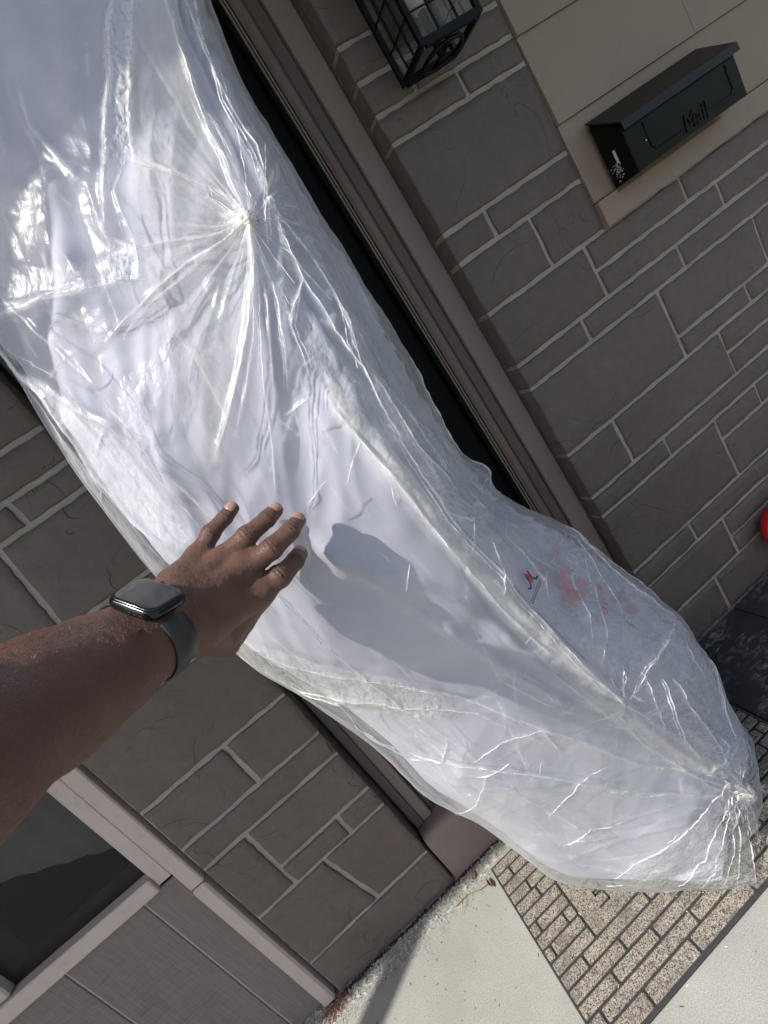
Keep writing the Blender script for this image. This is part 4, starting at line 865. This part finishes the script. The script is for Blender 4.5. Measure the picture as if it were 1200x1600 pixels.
# printed marks on the mattress wrap: red blotches, logo and small lettering
def surf_patch(poly, off_, n_=7):
    poly = np.array(poly); c = poly.mean(0); V = [uv_pt(*c)+uv_nrm(*c)*off_]; k = len(poly); dense = []
    for i in range(k):
        a, b = poly[i], poly[(i+1) % k]
        for s in np.linspace(0, 1, n_, endpoint=False): dense.append(a+(b-a)*s)
    m_ = len(dense)
    for s in (.34, .67, 1.0):
        for q_ in dense:
            p_ = c+(q_-c)*s*(1+.12*random.uniform(-1, 1)*(s > .9)); V.append(uv_pt(*p_)+uv_nrm(*p_)*off_)
    F = [(0, 1+i, 1+(i+1) % m_) for i in range(m_)]
    for r_ in range(2):
        for i in range(m_): F.append((1+r_*m_+i, 1+(r_+1)*m_+i, 1+(r_+1)*m_+(i+1) % m_, 1+r_*m_+(i+1) % m_))
    return V, F
rp = M('red printing'); rp.set((.60, .10, .12), .5, Alpha=rp.ramp(rp.noise(170, 5, .75, vec=rp.coord((1, 1, .3), (.0, .4, 0))), [(.38, .0), (.62, .55)]))
for poly in RED_PRINT:
    t = MB(); t.add(*surf_patch(poly, -.0045)); t.obj('red_printing', rp.m, bag, smooth=True)
nO = Vector(uv_nrm(*KNOTS['LOGO'])); pO = Vector(uv_pt(*KNOTS['LOGO'])); 
ex = (Vector((.80, .0, -.0))-nO*nO.dot(Vector((.80, 0, 0)))).normalized(); ey = nO.cross(ex).normalized()
if ey.z < 0: ey = -ey
def on_label(pts, r_, mat, name):
    t = MB()
    for pl in pts: t.tube([pO+ex*a+ey*b+nO*(-.0035) for a, b in pl], r_, 6)
    t.obj(name, mat, bag, smooth=True)
navy = paint('navy ink', (.02, .025, .09), .6); redi = paint('red ink', (.55, .03, .05), .6); gry = paint('grey ink', (.16, .16, .19), .6)
on_label([[(-.010, -.004), (-.006, -.008), (-.002, -.005), (-.001, .003), (-.001, .010)], [(.006, .009), (.007, -.002), (.012, -.009), (.018, -.010)]], .0011, navy, 'logo')
on_label([[(.0025, .008), (.0025, -.006)], [(.0045, .009), (.0045, -.005)]], .0008, redi, 'logo')
rows_t = []
for k in range(9):
    a = -.022+k*.0045; rows_t.append([(a, -.016), (a+.0024, -.016)]); rows_t.append([(a, -.0195), (a+.003, -.0195)])
on_label(rows_t, .0007, gry, 'small_lettering')
# pinched pleats of film, standing proud of the sheet
FG = FILM.reshape(nv, nu, 3)
def film_pt(u, v):
    i = np.interp(v, VA, np.arange(nv)); j = np.interp(u % 8, np.append(UA, 8), np.arange(nu+1))
    i0 = min(int(i), nv-2); j0 = int(j) % nu; j1 = (j0+1) % nu; a = i-i0; b = j-int(j)
    return (FG[i0, j0]*(1-b)+FG[i0, j1]*b)*(1-a)+(FG[i0+1, j0]*(1-b)+FG[i0+1, j1]*b)*a
def film_nrm(u, v):
    i = min(int(np.interp(v, VA, np.arange(nv))), nv-1); j = np.abs(UA-(u % 8)).argmin(); return NRM[i, j]
pm = M('stretched white plastic crease'); pm.set((.86, .87, .88), .22, pm.bump(pm.noise(400, 3), .0004), Alpha=pm.ramp(pm.noise(60, 4, .7), [(.36, .04), (.64, .66)]))
def pleat(pts, w_, h_, taper=True, jit=.0004):
    uvs = []
    for (a, b), (c, d) in zip(pts, pts[1:]):
        n_ = max(2, int(np.linalg.norm(uv_pt(a, b)-uv_pt(c, d))/.007))
        for k in range(n_): uvs.append((a+(c-a)*k/n_, b+(d-b)*k/n_))
    uvs.append(pts[-1]); n_ = len(uvs)
    if n_ < 3: return
    C_ = np.array([film_pt(*q) for q in uvs]); N_ = np.array([film_nrm(*q) for q in uvs])
    C_ = C_+rng.normal(size=C_.shape)*jit
    T_ = np.gradient(C_, axis=0); T_ /= np.linalg.norm(T_, axis=1)[:, None]; S_ = np.cross(T_, N_)
    V_ = []; lean = rng.uniform(-.7, .7)
    for k in range(n_):
        e_ = min(1, min(k, n_-1-k)/(n_*.22)+.12) if taper else 1
        ww = w_*e_*rng.uniform(.7, 1.2); hh_ = h_*e_*rng.uniform(.7, 1.2)
        V_ += [C_[k]-S_[k]*ww-N_[k]*.0006, C_[k]+S_[k]*lean*ww+N_[k]*hh_, C_[k]+S_[k]*ww-N_[k]*.0006]
    F_2 = []
    for k in range(n_-1):
        a = k*3; F_2 += [(a, a+3, a+4, a+1), (a+1, a+4, a+5, a+2)]
    link('pleat', mesh(V_, F_2), bag, pm.m)
for pts, wd, hh, mk_ in CREASES:
    if mk_ < .4 or len(pts) < 2: continue
    pleat([tuple(p) for p in pts], .00040+.00007*wd*(mk_ > .55), .0007+.00020*wd*mk_)
    if mk_ >= .5 and len(pts) > 3:      # a fainter sister fold running beside it
        o_ = rng.choice([-1, 1])*rng.uniform(.02, .035)
        k0 = rng.integers(0, len(pts)//2); pleat([(p[0]+o_*(.5+i_/len(pts)), p[1]+o_*.6) for i_, p in enumerate(pts)][k0:], .0004, .0010)
for kn, n_, rmax in (('K1', 16, .12), ('K2', 18, .13), ('K3', 10, .06)):
    u0, v0 = KNOTS[kn]; c = uv_pt(u0, v0); su_ = np.linalg.norm(uv_pt(u0+.2, v0)-c)/.2; sv_ = np.linalg.norm(uv_pt(u0, v0-.2)-c)/.2
    for k in range(n_):
        an = 2*PI*k/n_+rng.uniform(-.2, .2); r0 = rng.uniform(.008, .02); r1 = r0+rmax*rng.uniform(.25, 1)
        q_ = [(u0+math.cos(an)*r_/su_, min(NV-1.2, v0+math.sin(an)*r_/sv_)) for r_ in np.linspace(r0, r1, 4)]
        pleat(q_, .00035, .0009)
for k in range(24):                        # short stray nicks across the sheet
    u0 = rng.uniform(.15, 4.7); v0 = rng.uniform(3.5, NV-2.5); an = rng.uniform(0, PI); L_ = rng.uniform(.008, .030)
    pleat([(u0+math.cos(an)*t_*L_/.11, v0+math.sin(an)*t_*L_/.11+rng.uniform(-.02, .02)) for t_ in (0, .5, 1)], .00028, .0006)
# stitched hem of the mattress edge
for k in range(62):
    v0 = 9.9+k*.047; t = MB() if k == 0 else t
    a_, b_ = [Vector(uv_pt(3.16, v_))+Vector(uv_nrm(3.16, v_))*(-.0015) for v_ in (v0, v0+.026)]
    t.tube([a_, b_], .0006, 5)
t.obj('stitching', gry, bag, 'stuff')
# knots
def lump(c, r_, name, seed, parent=bag, mat=None, st=(1, 1, 1)):
    V = []; F = []; n_, m_ = 40, 24
    for i in range(m_+1):
        th = PI*i/m_
        for j in range(n_):
            ph = 2*PI*j/n_; d = Vector((math.sin(th)*math.cos(ph), math.sin(th)*math.sin(ph), math.cos(th)))
            V.append(d)
    A = np.array([tuple(v) for v in V]); rr = r_*(.75+.55*(1-np.abs(pn(A*2.2+seed))*2.2)*.5+.3*(1-np.abs(pn(A*5+seed))*2.4)*.5)
    A = A*rr[:, None]*np.array(st)+np.array(c)
    for i in range(m_):
        for j in range(n_): F.append((i*n_+j, i*n_+(j+1) % n_, (i+1)*n_+(j+1) % n_, (i+1)*n_+j))
    me = fast_mesh(A, np.array(F)); attr(me, 'milk', np.full(len(A), .55)); attr(me, 'warm', np.full(len(A), .8)); attr(me, 'crinkle', np.ones(len(A))); attr(me, 'across', A[:, 0]); attr(me, 'along', A[:, 2])
    return link(name, me, parent, MAT['film'])
for kn, r_ in (('K1', .008), ('K2', .016), ('K3', .007)):
    c = uv_pt(*KNOTS[kn])+uv_nrm(*KNOTS[kn])*.004
    lump(c, r_, 'knot', hash(kn) % 7 if False else {'K1': 1, 'K2': 2, 'K3': 3}[kn])

# ------------------------------------------------------------------ hand and arm
pr = thing('person', 'bare brown left forearm wearing a black watch, open hand pressed on the mattress', 'person')
An = np.array(ARM['n']); Aw = np.array(ARM['w']); Aa = np.array(ARM['a'])
def cap(Q, a, b, ra, rb):
    a, b = np.array(a), np.array(b); ab = b-a; t_ = np.clip(((Q-a)@ab)/((ab*ab).sum()+1e-12), 0, 1)
    return np.linalg.norm(Q-(a+t_[:, None]*ab), axis=1)-(ra+(rb-ra)*t_)
def smin(a, b, k):
    h = np.clip(.5+.5*(b-a)/k, 0, 1); return b+(a-b)*h-k*h*(1-h)
HC = np.mean([p[:3] for ch in ARM['fingers'].values() for p in ch], 0)
def sdf_arm(Q):
    A = ARM['arm']; d = None
    for s in (1, -1):
        for p, q_ in zip(A, A[1:]):
            a = np.array(p[:3])+Aw*p[4]*s; b = np.array(q_[:3])+Aw*q_[4]*s
            e = cap(Q, a, b, p[3], q_[3]); d = e if d is None else smin(d, e, .014)
    return smin(d, cap(Q, A[-1][:3], ARM['upper'], .044, .050), .02)
def sdf_hand(Q, d):
    for (p, q_) in ARM['palm']: d = smin(d, cap(Q, p[:3], q_[:3], p[3], q_[3]), .010)
    w0 = np.array(ARM['arm'][0][:3])+np.array([-.25, -.62, .45])*.010
    for k, f_ in enumerate(('ring', 'middle', 'index')):     # tendons
        m_ = np.array(ARM['fingers'][f_][0][:3])+DORS*.0095
        d = smin(d, cap(Q, w0+Aw*(k-1)*.006, m_, .003, .0042), .007)
    for f_, ch in ARM['fingers'].items():
        e = None
        for p, q_ in zip(ch, ch[1:]):
            c = cap(Q, p[:3], q_[:3], p[3]*.98, q_[3]*.97); e = c if e is None else smin(e, c, .0022)
        if f_ != 'thumb':
            pip = np.array(ch[1][:3]); e = smin(e, np.linalg.norm(Q-(pip+DORS*.0008), axis=1)-ch[1][3]*.99, .004)
        d = smin(d, e, .0055)
    for f_ in ('pinky', 'ring', 'middle', 'index'):
        m_ = np.array(ARM['fingers'][f_][0][:3])+DORS*.0035; d = smin(d, np.linalg.norm(Q-m_, axis=1)-.0088, .010)
    return d
def sdf(Q):
    d = sdf_arm(Q); m_ = np.linalg.norm(Q-HC, axis=1) < .165
    if m_.any(): d[m_] = sdf_hand(Q[m_], d[m_])
    return d
mcp = np.array([ARM['fingers'][k][0][:3] for k in ('pinky', 'index')]); wr = np.array(ARM['arm'][0][:3])
DORS = np.cross(mcp[0]-wr, mcp[1]-wr); DORS /= np.linalg.norm(DORS)
if DORS[1] > 0: DORS = -DORS
def surface_nets(lo, hi, h):
    n_ = np.ceil((hi-lo)/h).astype(int)+1; cb = 8
    nb = np.ceil(n_/cb).astype(int); n_ = nb*cb
    gx = [lo[i]+(np.arange(nb[i])+.5)*cb*h for i in range(3)]
    C_ = np.stack(np.meshgrid(*gx, indexing='ij'), -1).reshape(-1, 3)
    dc = sdf(C_).reshape(nb)
    near = np.abs(dc) < cb*h*1.1
    Dv = np.repeat(np.repeat(np.repeat(dc, cb, 0), cb, 1), cb, 2).astype(np.float32)
    mk2 = np.repeat(np.repeat(np.repeat(near, cb, 0), cb, 1), cb, 2)
    I = np.argwhere(mk2); Q = lo+(I+0.0)*h
    out = np.empty(len(I), np.float32)
    for s in range(0, len(I), 200000): out[s:s+200000] = sdf(Q[s:s+200000])
    Dv[mk2] = out
    sg = Dv < 0
    c8 = [(i, j, k) for i in (0, 1) for j in (0, 1) for k in (0, 1)]
    sl = lambda a, o: a[o[0]:a.shape[0]-1+o[0], o[1]:a.shape[1]-1+o[1], o[2]:a.shape[2]-1+o[2]]
    cnt = sum(sl(sg, o).astype(np.int8) for o in c8); act = (cnt > 0) & (cnt < 8)
    cells = np.argwhere(act); idx = -np.ones(act.shape, int); idx[act] = np.arange(len(cells))
    acc = np.zeros((len(cells), 3)); num = np.zeros(len(cells))
    for o in c8:
        for ax in range(3):
            if o[ax]: continue
            o2 = list(o); o2[ax] = 1
            a = Dv[tuple((cells+o).T)]; b = Dv[tuple((cells+o2).T)]
            x = (a < 0) != (b < 0); t_ = np.where(x, a/(a-b+1e-12), 0)
            p = np.array(o, float)[None].repeat(len(cells), 0); p[:, ax] = t_
            acc[x] += p[x]; num[x] += 1
    V = lo+(cells+acc/num[:, None])*h
    Fs = []
    for ax in range(3):
        o1, o2 = [a for a in range(3) if a != ax]
        a = sg; b = np.roll(sg, -1, ax); cr = a != b
        E = np.argwhere(cr); ok = (E[:, ax] < sg.shape[ax]-1) & (E[:, o1] > 0) & (E[:, o2] > 0) & (E[:, o1] < sg.shape[o1]-1) & (E[:, o2] < sg.shape[o2]-1)
        E = E[ok]
        def cell(d1, d2):
            e = E.copy(); e[:, o1] -= d1; e[:, o2] -= d2; return idx[tuple(e.T)]
        q_ = np.stack([cell(1, 1), cell(0, 1), cell(0, 0), cell(1, 0)], -1)
        flip = a[tuple(E.T)]; 
        if ax == 1: flip = ~flip
        q_[~flip] = q_[~flip][:, ::-1]
        Fs.append(q_[(q_ >= 0).all(1)])
    return V, np.concatenate(Fs)
pts_ = np.array([p[:3] for p in ARM['arm']]+[p[:3] for ch in ARM['fingers'].values() for p in ch]+[ARM['upper']])
V, Fq = surface_nets(pts_.min(0)-.065, pts_.max(0)+.065, .0013)
def grad(Q, e=.0004):
    return np.stack([sdf(Q+np.eye(3)[i]*e)-sdf(Q-np.eye(3)[i]*e) for i in range(3)], -1)/(2*e)
for _ in range(2):
    g = grad(V); V = V-(sdf(V)/(np.linalg.norm(g, axis=1)**2+1e-9))[:, None]*g
g = grad(V); g /= np.linalg.norm(g, axis=1)[:, None]+1e-9
# knuckle creases, tendons and fine relief
disp = np.zeros(len(V)); dark = np.zeros(len(V))
for f_, ch in ARM['fingers'].items():
    if f_ == 'thumb': continue
    for ji, amp in ((1, .0016), (2, .0009)):
        c = np.array(ch[ji][:3]); ax_ = np.array(ch[ji+1][:3])-np.array(ch[ji-1][:3]); ax_ /= np.linalg.norm(ax_)
        rel = V-c; s = rel@ax_; dist = np.linalg.norm(rel, axis=1); dors = np.clip(g@DORS, 0, 1)
        envl = np.exp(-(s/.0042)**2)*(dist < .016)*dors
        lat = rel@np.cross(ax_, DORS)
        wv = np.cos((s+12*lat*lat)*2*PI/.0034+pn(V*160)*1.3)
        disp += amp*envl*(wv*.5); dark += envl*np.clip(-wv, 0, 1)*.9+envl*.15
disp += .00022*pn(V*260)+.0003*pn(V*85)+.0006*pn(V*38)
for k_ in range(2):
    c = mcp[k_]
V = V+g*disp[:, None]
hand_me = fast_mesh(V, Fq)
attr(hand_me, 'dark', np.clip(dark, 0, 1))
def skin_material():
    m = M('deep brown skin')
    a = m.noise(26, 5, .6); b = m.noise(900, 3, .6); c2 = m.voro(620, 'DISTANCE_TO_EDGE')
    c = m.ramp(a, [(.3, (.092, .043, .030)), (.7, (.130, .063, .043))])
    c = m.mix(m.math('MULTIPLY', m.attr('dark'), .6), c, (.028, .014, .011))
    sp = m.ramp(m.voro(240), [(.10, .35), (.22, 0)])
    c = m.mix(sp, c, (.055, .027, .02))
    n = m.bump(m.ramp(c2, [(0, 0), (.10, 1)]), .00035, .8); n = m.bump(b, .0003, .8, n); n = m.bump(m.noise(130, 5, .65), .0011, .8, n)
    return m.set(c, m.ramp(b, [(.3, .38), (.7, .55)]), n, spec=.45, Subsurface_Weight=.12, Subsurface_Radius=(.006, .002, .001), Subsurface_Scale=.5)
MAT['skin'] = skin_material()
link('arm', hand_me, pr, MAT['skin'])
# nails
nm = M('fingernail'); nm.set(nm.ramp(nm.noise(160, 3), [(.3, (.26, .15, .11)), (.7, (.34, .21, .16))]), .28, nm.bump(nm.noise(300, 2), .0001))
for f_, ch in ARM['fingers'].items():
    if f_ == 'thumb': continue
    d0 = np.array(ch[2][:3]); d1 = np.array(ch[3][:3]); rt = ch[3][3]
    ax_ = (d1-d0)/np.linalg.norm(d1-d0)
    vw = DORS*.75+np.array([-.0, -.35, .45]); view = vw-ax_*(vw@ax_); view /= np.linalg.norm(view); lt_ = np.cross(ax_, view)
    Vn = []; nu_, nv_ = 15, 13; C_ = []; D_ = []; E_ = []
    for i in range(nv_):
        for j in range(nu_):
            p_ = (i/(nv_-1)*2-1); q_ = (j/(nu_-1)*2-1)
            s_ = p_*(1-abs(q_)**3*.22); phi = q_*1.0*(1-abs(p_)**4*.12)
            C_.append(d1+ax_*(rt*.10+s_*rt*.80)); D_.append(view*math.cos(phi)+lt_*math.sin(phi)); E_.append(max(abs(p_), abs(q_)))
    C_ = np.array(C_); D_ = np.array(D_); E_ = np.array(E_)
    lo_ = np.zeros(len(C_)); hi_ = np.full(len(C_), .016)
    for _ in range(22):
        mid_ = (lo_+hi_)/2; ins_ = sdf(C_+D_*mid_[:, None]) < 0
        lo_ = np.where(ins_, mid_, lo_); hi_ = np.where(ins_, hi_, mid_)
    Vn = C_+D_*(lo_+.0006*(1-E_**8)-.00012)[:, None]
    Fn = np.array([(i*nu_+j, i*nu_+j+1, (i+1)*nu_+j+1, (i+1)*nu_+j) for i in range(nv_-1) for j in range(nu_-1)])
    link('fingernail', fast_mesh(Vn, Fn), pr, nm.m)
# arm hair
hm = M('arm hair'); hm.set((.22, .13, .08), .4)
A = np.array([p[:3] for p in ARM['arm']])
ws = np.array(A[1]); sel = np.where(((V-ws)@(-Aa) > .022) | (((V-ws)@Aa > .022) & (np.abs(sdf(V)) < .001) & (g@DORS > .3)))[0]
sel = sel[(g[sel]@np.array([.3, -.3, .9]) > .05) & (np.abs((V[sel]-ws)@Aa) > .030)]
pick = rng.choice(sel, min(1300, len(sel)), replace=False)
Vh = []; Fh = []
for k, i in enumerate(pick):
    p = V[i]; n_ = g[i]; dr_ = Aa*.8+n_*.45+rng.normal(size=3)*.28-Aw*.3; dr_ /= np.linalg.norm(dr_)
    if (V[i]-wr)@Aa > 0 and rng.random() < .75: continue
    L_ = rng.uniform(.0022, .0052); sd_ = np.cross(dr_, n_); sd_ /= np.linalg.norm(sd_)+1e-9; ww = .00007
    b = len(Vh); Vh += [p-sd_*ww, p+sd_*ww, p+n_*ww, p+dr_*L_*.6+n_*L_*.05, p+dr_*L_-n_*L_*.12]
    Fh += [(b, b+1, b+3), (b+1, b+2, b+3), (b+2, b, b+3), (b, b+3, b+4), (b+1, b+3, b+4)]
hr = link('arm_hair', mesh(Vh, Fh), pr, hm.m, 'stuff')
# sleeve far back on the upper arm
t = MB(); e_ = Vector(A[-1]); u_ = Vector(ARM['upper'])
t.tube([e_+(u_-e_)*.45, e_+(u_-e_)*.8, e_+(u_-e_)*1.25], [.062, .068, .075], 24, True); t.obj('sleeve', paint('dark grey cotton sleeve', (.03, .03, .034), .9), pr, smooth=True)

# ------------------------------------------------------------------ watch
wt = thing('wristwatch', 'black square smartwatch with rounded corners and dark rubber strap on the wrist', 'watch')
WC = np.array(ARM['watch'])
def ray_out(c, d):
    lo_, hi_ = 0.0, .06
    for _ in range(30):
        m_ = (lo_+hi_)/2
        if sdf((c+d*m_)[None])[0] < 0: lo_ = m_
        else: hi_ = m_
    return lo_
top_r = ray_out(WC, An)
def rrect(hx, hy, r_, n_=8):
    out = []
    for cx, cy, a0 in ((hx-r_, hy-r_, 0), (-hx+r_, hy-r_, PI/2), (-hx+r_, -hy+r_, PI), (hx-r_, -hy+r_, 1.5*PI)):
        for k in range(n_): a = a0+PI/2*k/(n_-1); out.append((cx+r_*math.cos(a), cy+r_*math.sin(a)))
    return out
def rbody(name, layers, mat, cap_=True, parent=wt):
    V = []; n_ = None
    for hx, hy, r_, hgt in layers:
        L = rrect(hx, hy, r_); n_ = len(L)
        for a, b in L: V.append(WC+Aa*a+Aw*b+An*(top_r+hgt))
    F = []
    for i in range(len(layers)-1):
        for k in range(n_): F.append((i*n_+k, i*n_+(k+1) % n_, (i+1)*n_+(k+1) % n_, (i+1)*n_+k))
    F.append(tuple(range(n_))[::-1]); F.append(tuple((len(layers)-1)*n_+k for k in range(n_)))
    return link(name, mesh(V, F, True), parent, mat)
cm = M('polished dark watch case'); cm.set((.03, .033, .035), .16, metal=.85)
gm2 = M('black watch glass'); gm2.set((.012, .012, .013), gm2.ramp(gm2.noise(60, 4), [(.4, .06), (.7, .2)]), spec=.7)
hx, hy = .0172, .0206
rbody('case', [(hx-.004, hy-.004, .006, -.001), (hx-.0012, hy-.0012, .0075, .0008), (hx, hy, .008, .0032), (hx, hy, .008, .0062), (hx-.0007, hy-.0007, .0076, .0080), (hx-.0014, hy-.0014, .007, .0086)], cm.m)
rbody('screen', [(hx-.0015, hy-.0015, .0070, .0084), (hx-.0016, hy-.0016, .0070, .0089), (hx-.0022, hy-.0022, .0066, .0094), (hx-.0040, hy-.0040, .006, .00955), (hx-.008, hy-.008, .005, .0096)], gm2.m)
# crown on the far side
c0 = WC+Aa*(hx-.0005)+Aw*(-.006)+An*(top_r+.0045); t = MB(); t.tube([c0, c0+Aa*.0022], .0034, 16); t.obj('crown', cm.m, wt, smooth=False)
t = MB()
for k in range(3):
    c0 = WC-Aa*(hx+.00005)+Aw*(.002+k*.0045)+An*(top_r+.0042); t.tube([c0-Aw*.0015, c0+Aw*.0015], .0005, 6)
t.obj('speaker_slot', MAT['door_black'], wt)
# strap
sm = M('dark green black rubber strap'); sm.set(sm.ramp(sm.noise(30, 4), [(.3, (.012, .014, .016)), (.7, (.019, .022, .025))]), .48, sm.bump(sm.noise(800, 2), .0001))
V = []; ns = 96; prof = [(-.0115, .0), (-.0115, .0012), (-.0105, .0021), (0, .0024), (.0105, .0021), (.0115, .0012), (.0115, .0), (0, -.0003)]
for i in range(ns):
    th = 2*PI*i/ns; d = An*math.cos(th)+Aw*math.sin(th)
    flare = 1.0
    for a, b in prof: V.append((WC+Aa*a, d, b))
C_ = np.array([v[0] for v in V]); D_ = np.array([v[1] for v in V]); lo_ = np.zeros(len(C_)); hi_ = np.full(len(C_), .06)
for _ in range(26):
    mid_ = (lo_+hi_)/2; ins_ = sdf(C_+D_*mid_[:, None]) < 0
    lo_ = np.where(ins_, mid_, lo_); hi_ = np.where(ins_, hi_, mid_)
V = list(C_+D_*(lo_+.0004+np.array([v[2] for v in V]))[:, None])
k = len(prof); F = []
for i in range(ns):
    th = 2*PI*(i+.5)/ns
    if abs(math.atan2(math.sin(th), math.cos(th))) < .66: continue
    for j in range(k): F.append((i*k+j, i*k+(j+1) % k, ((i+1) % ns)*k+(j+1) % k, ((i+1) % ns)*k+j))
link('strap', mesh(V, F, True), wt, sm.m)
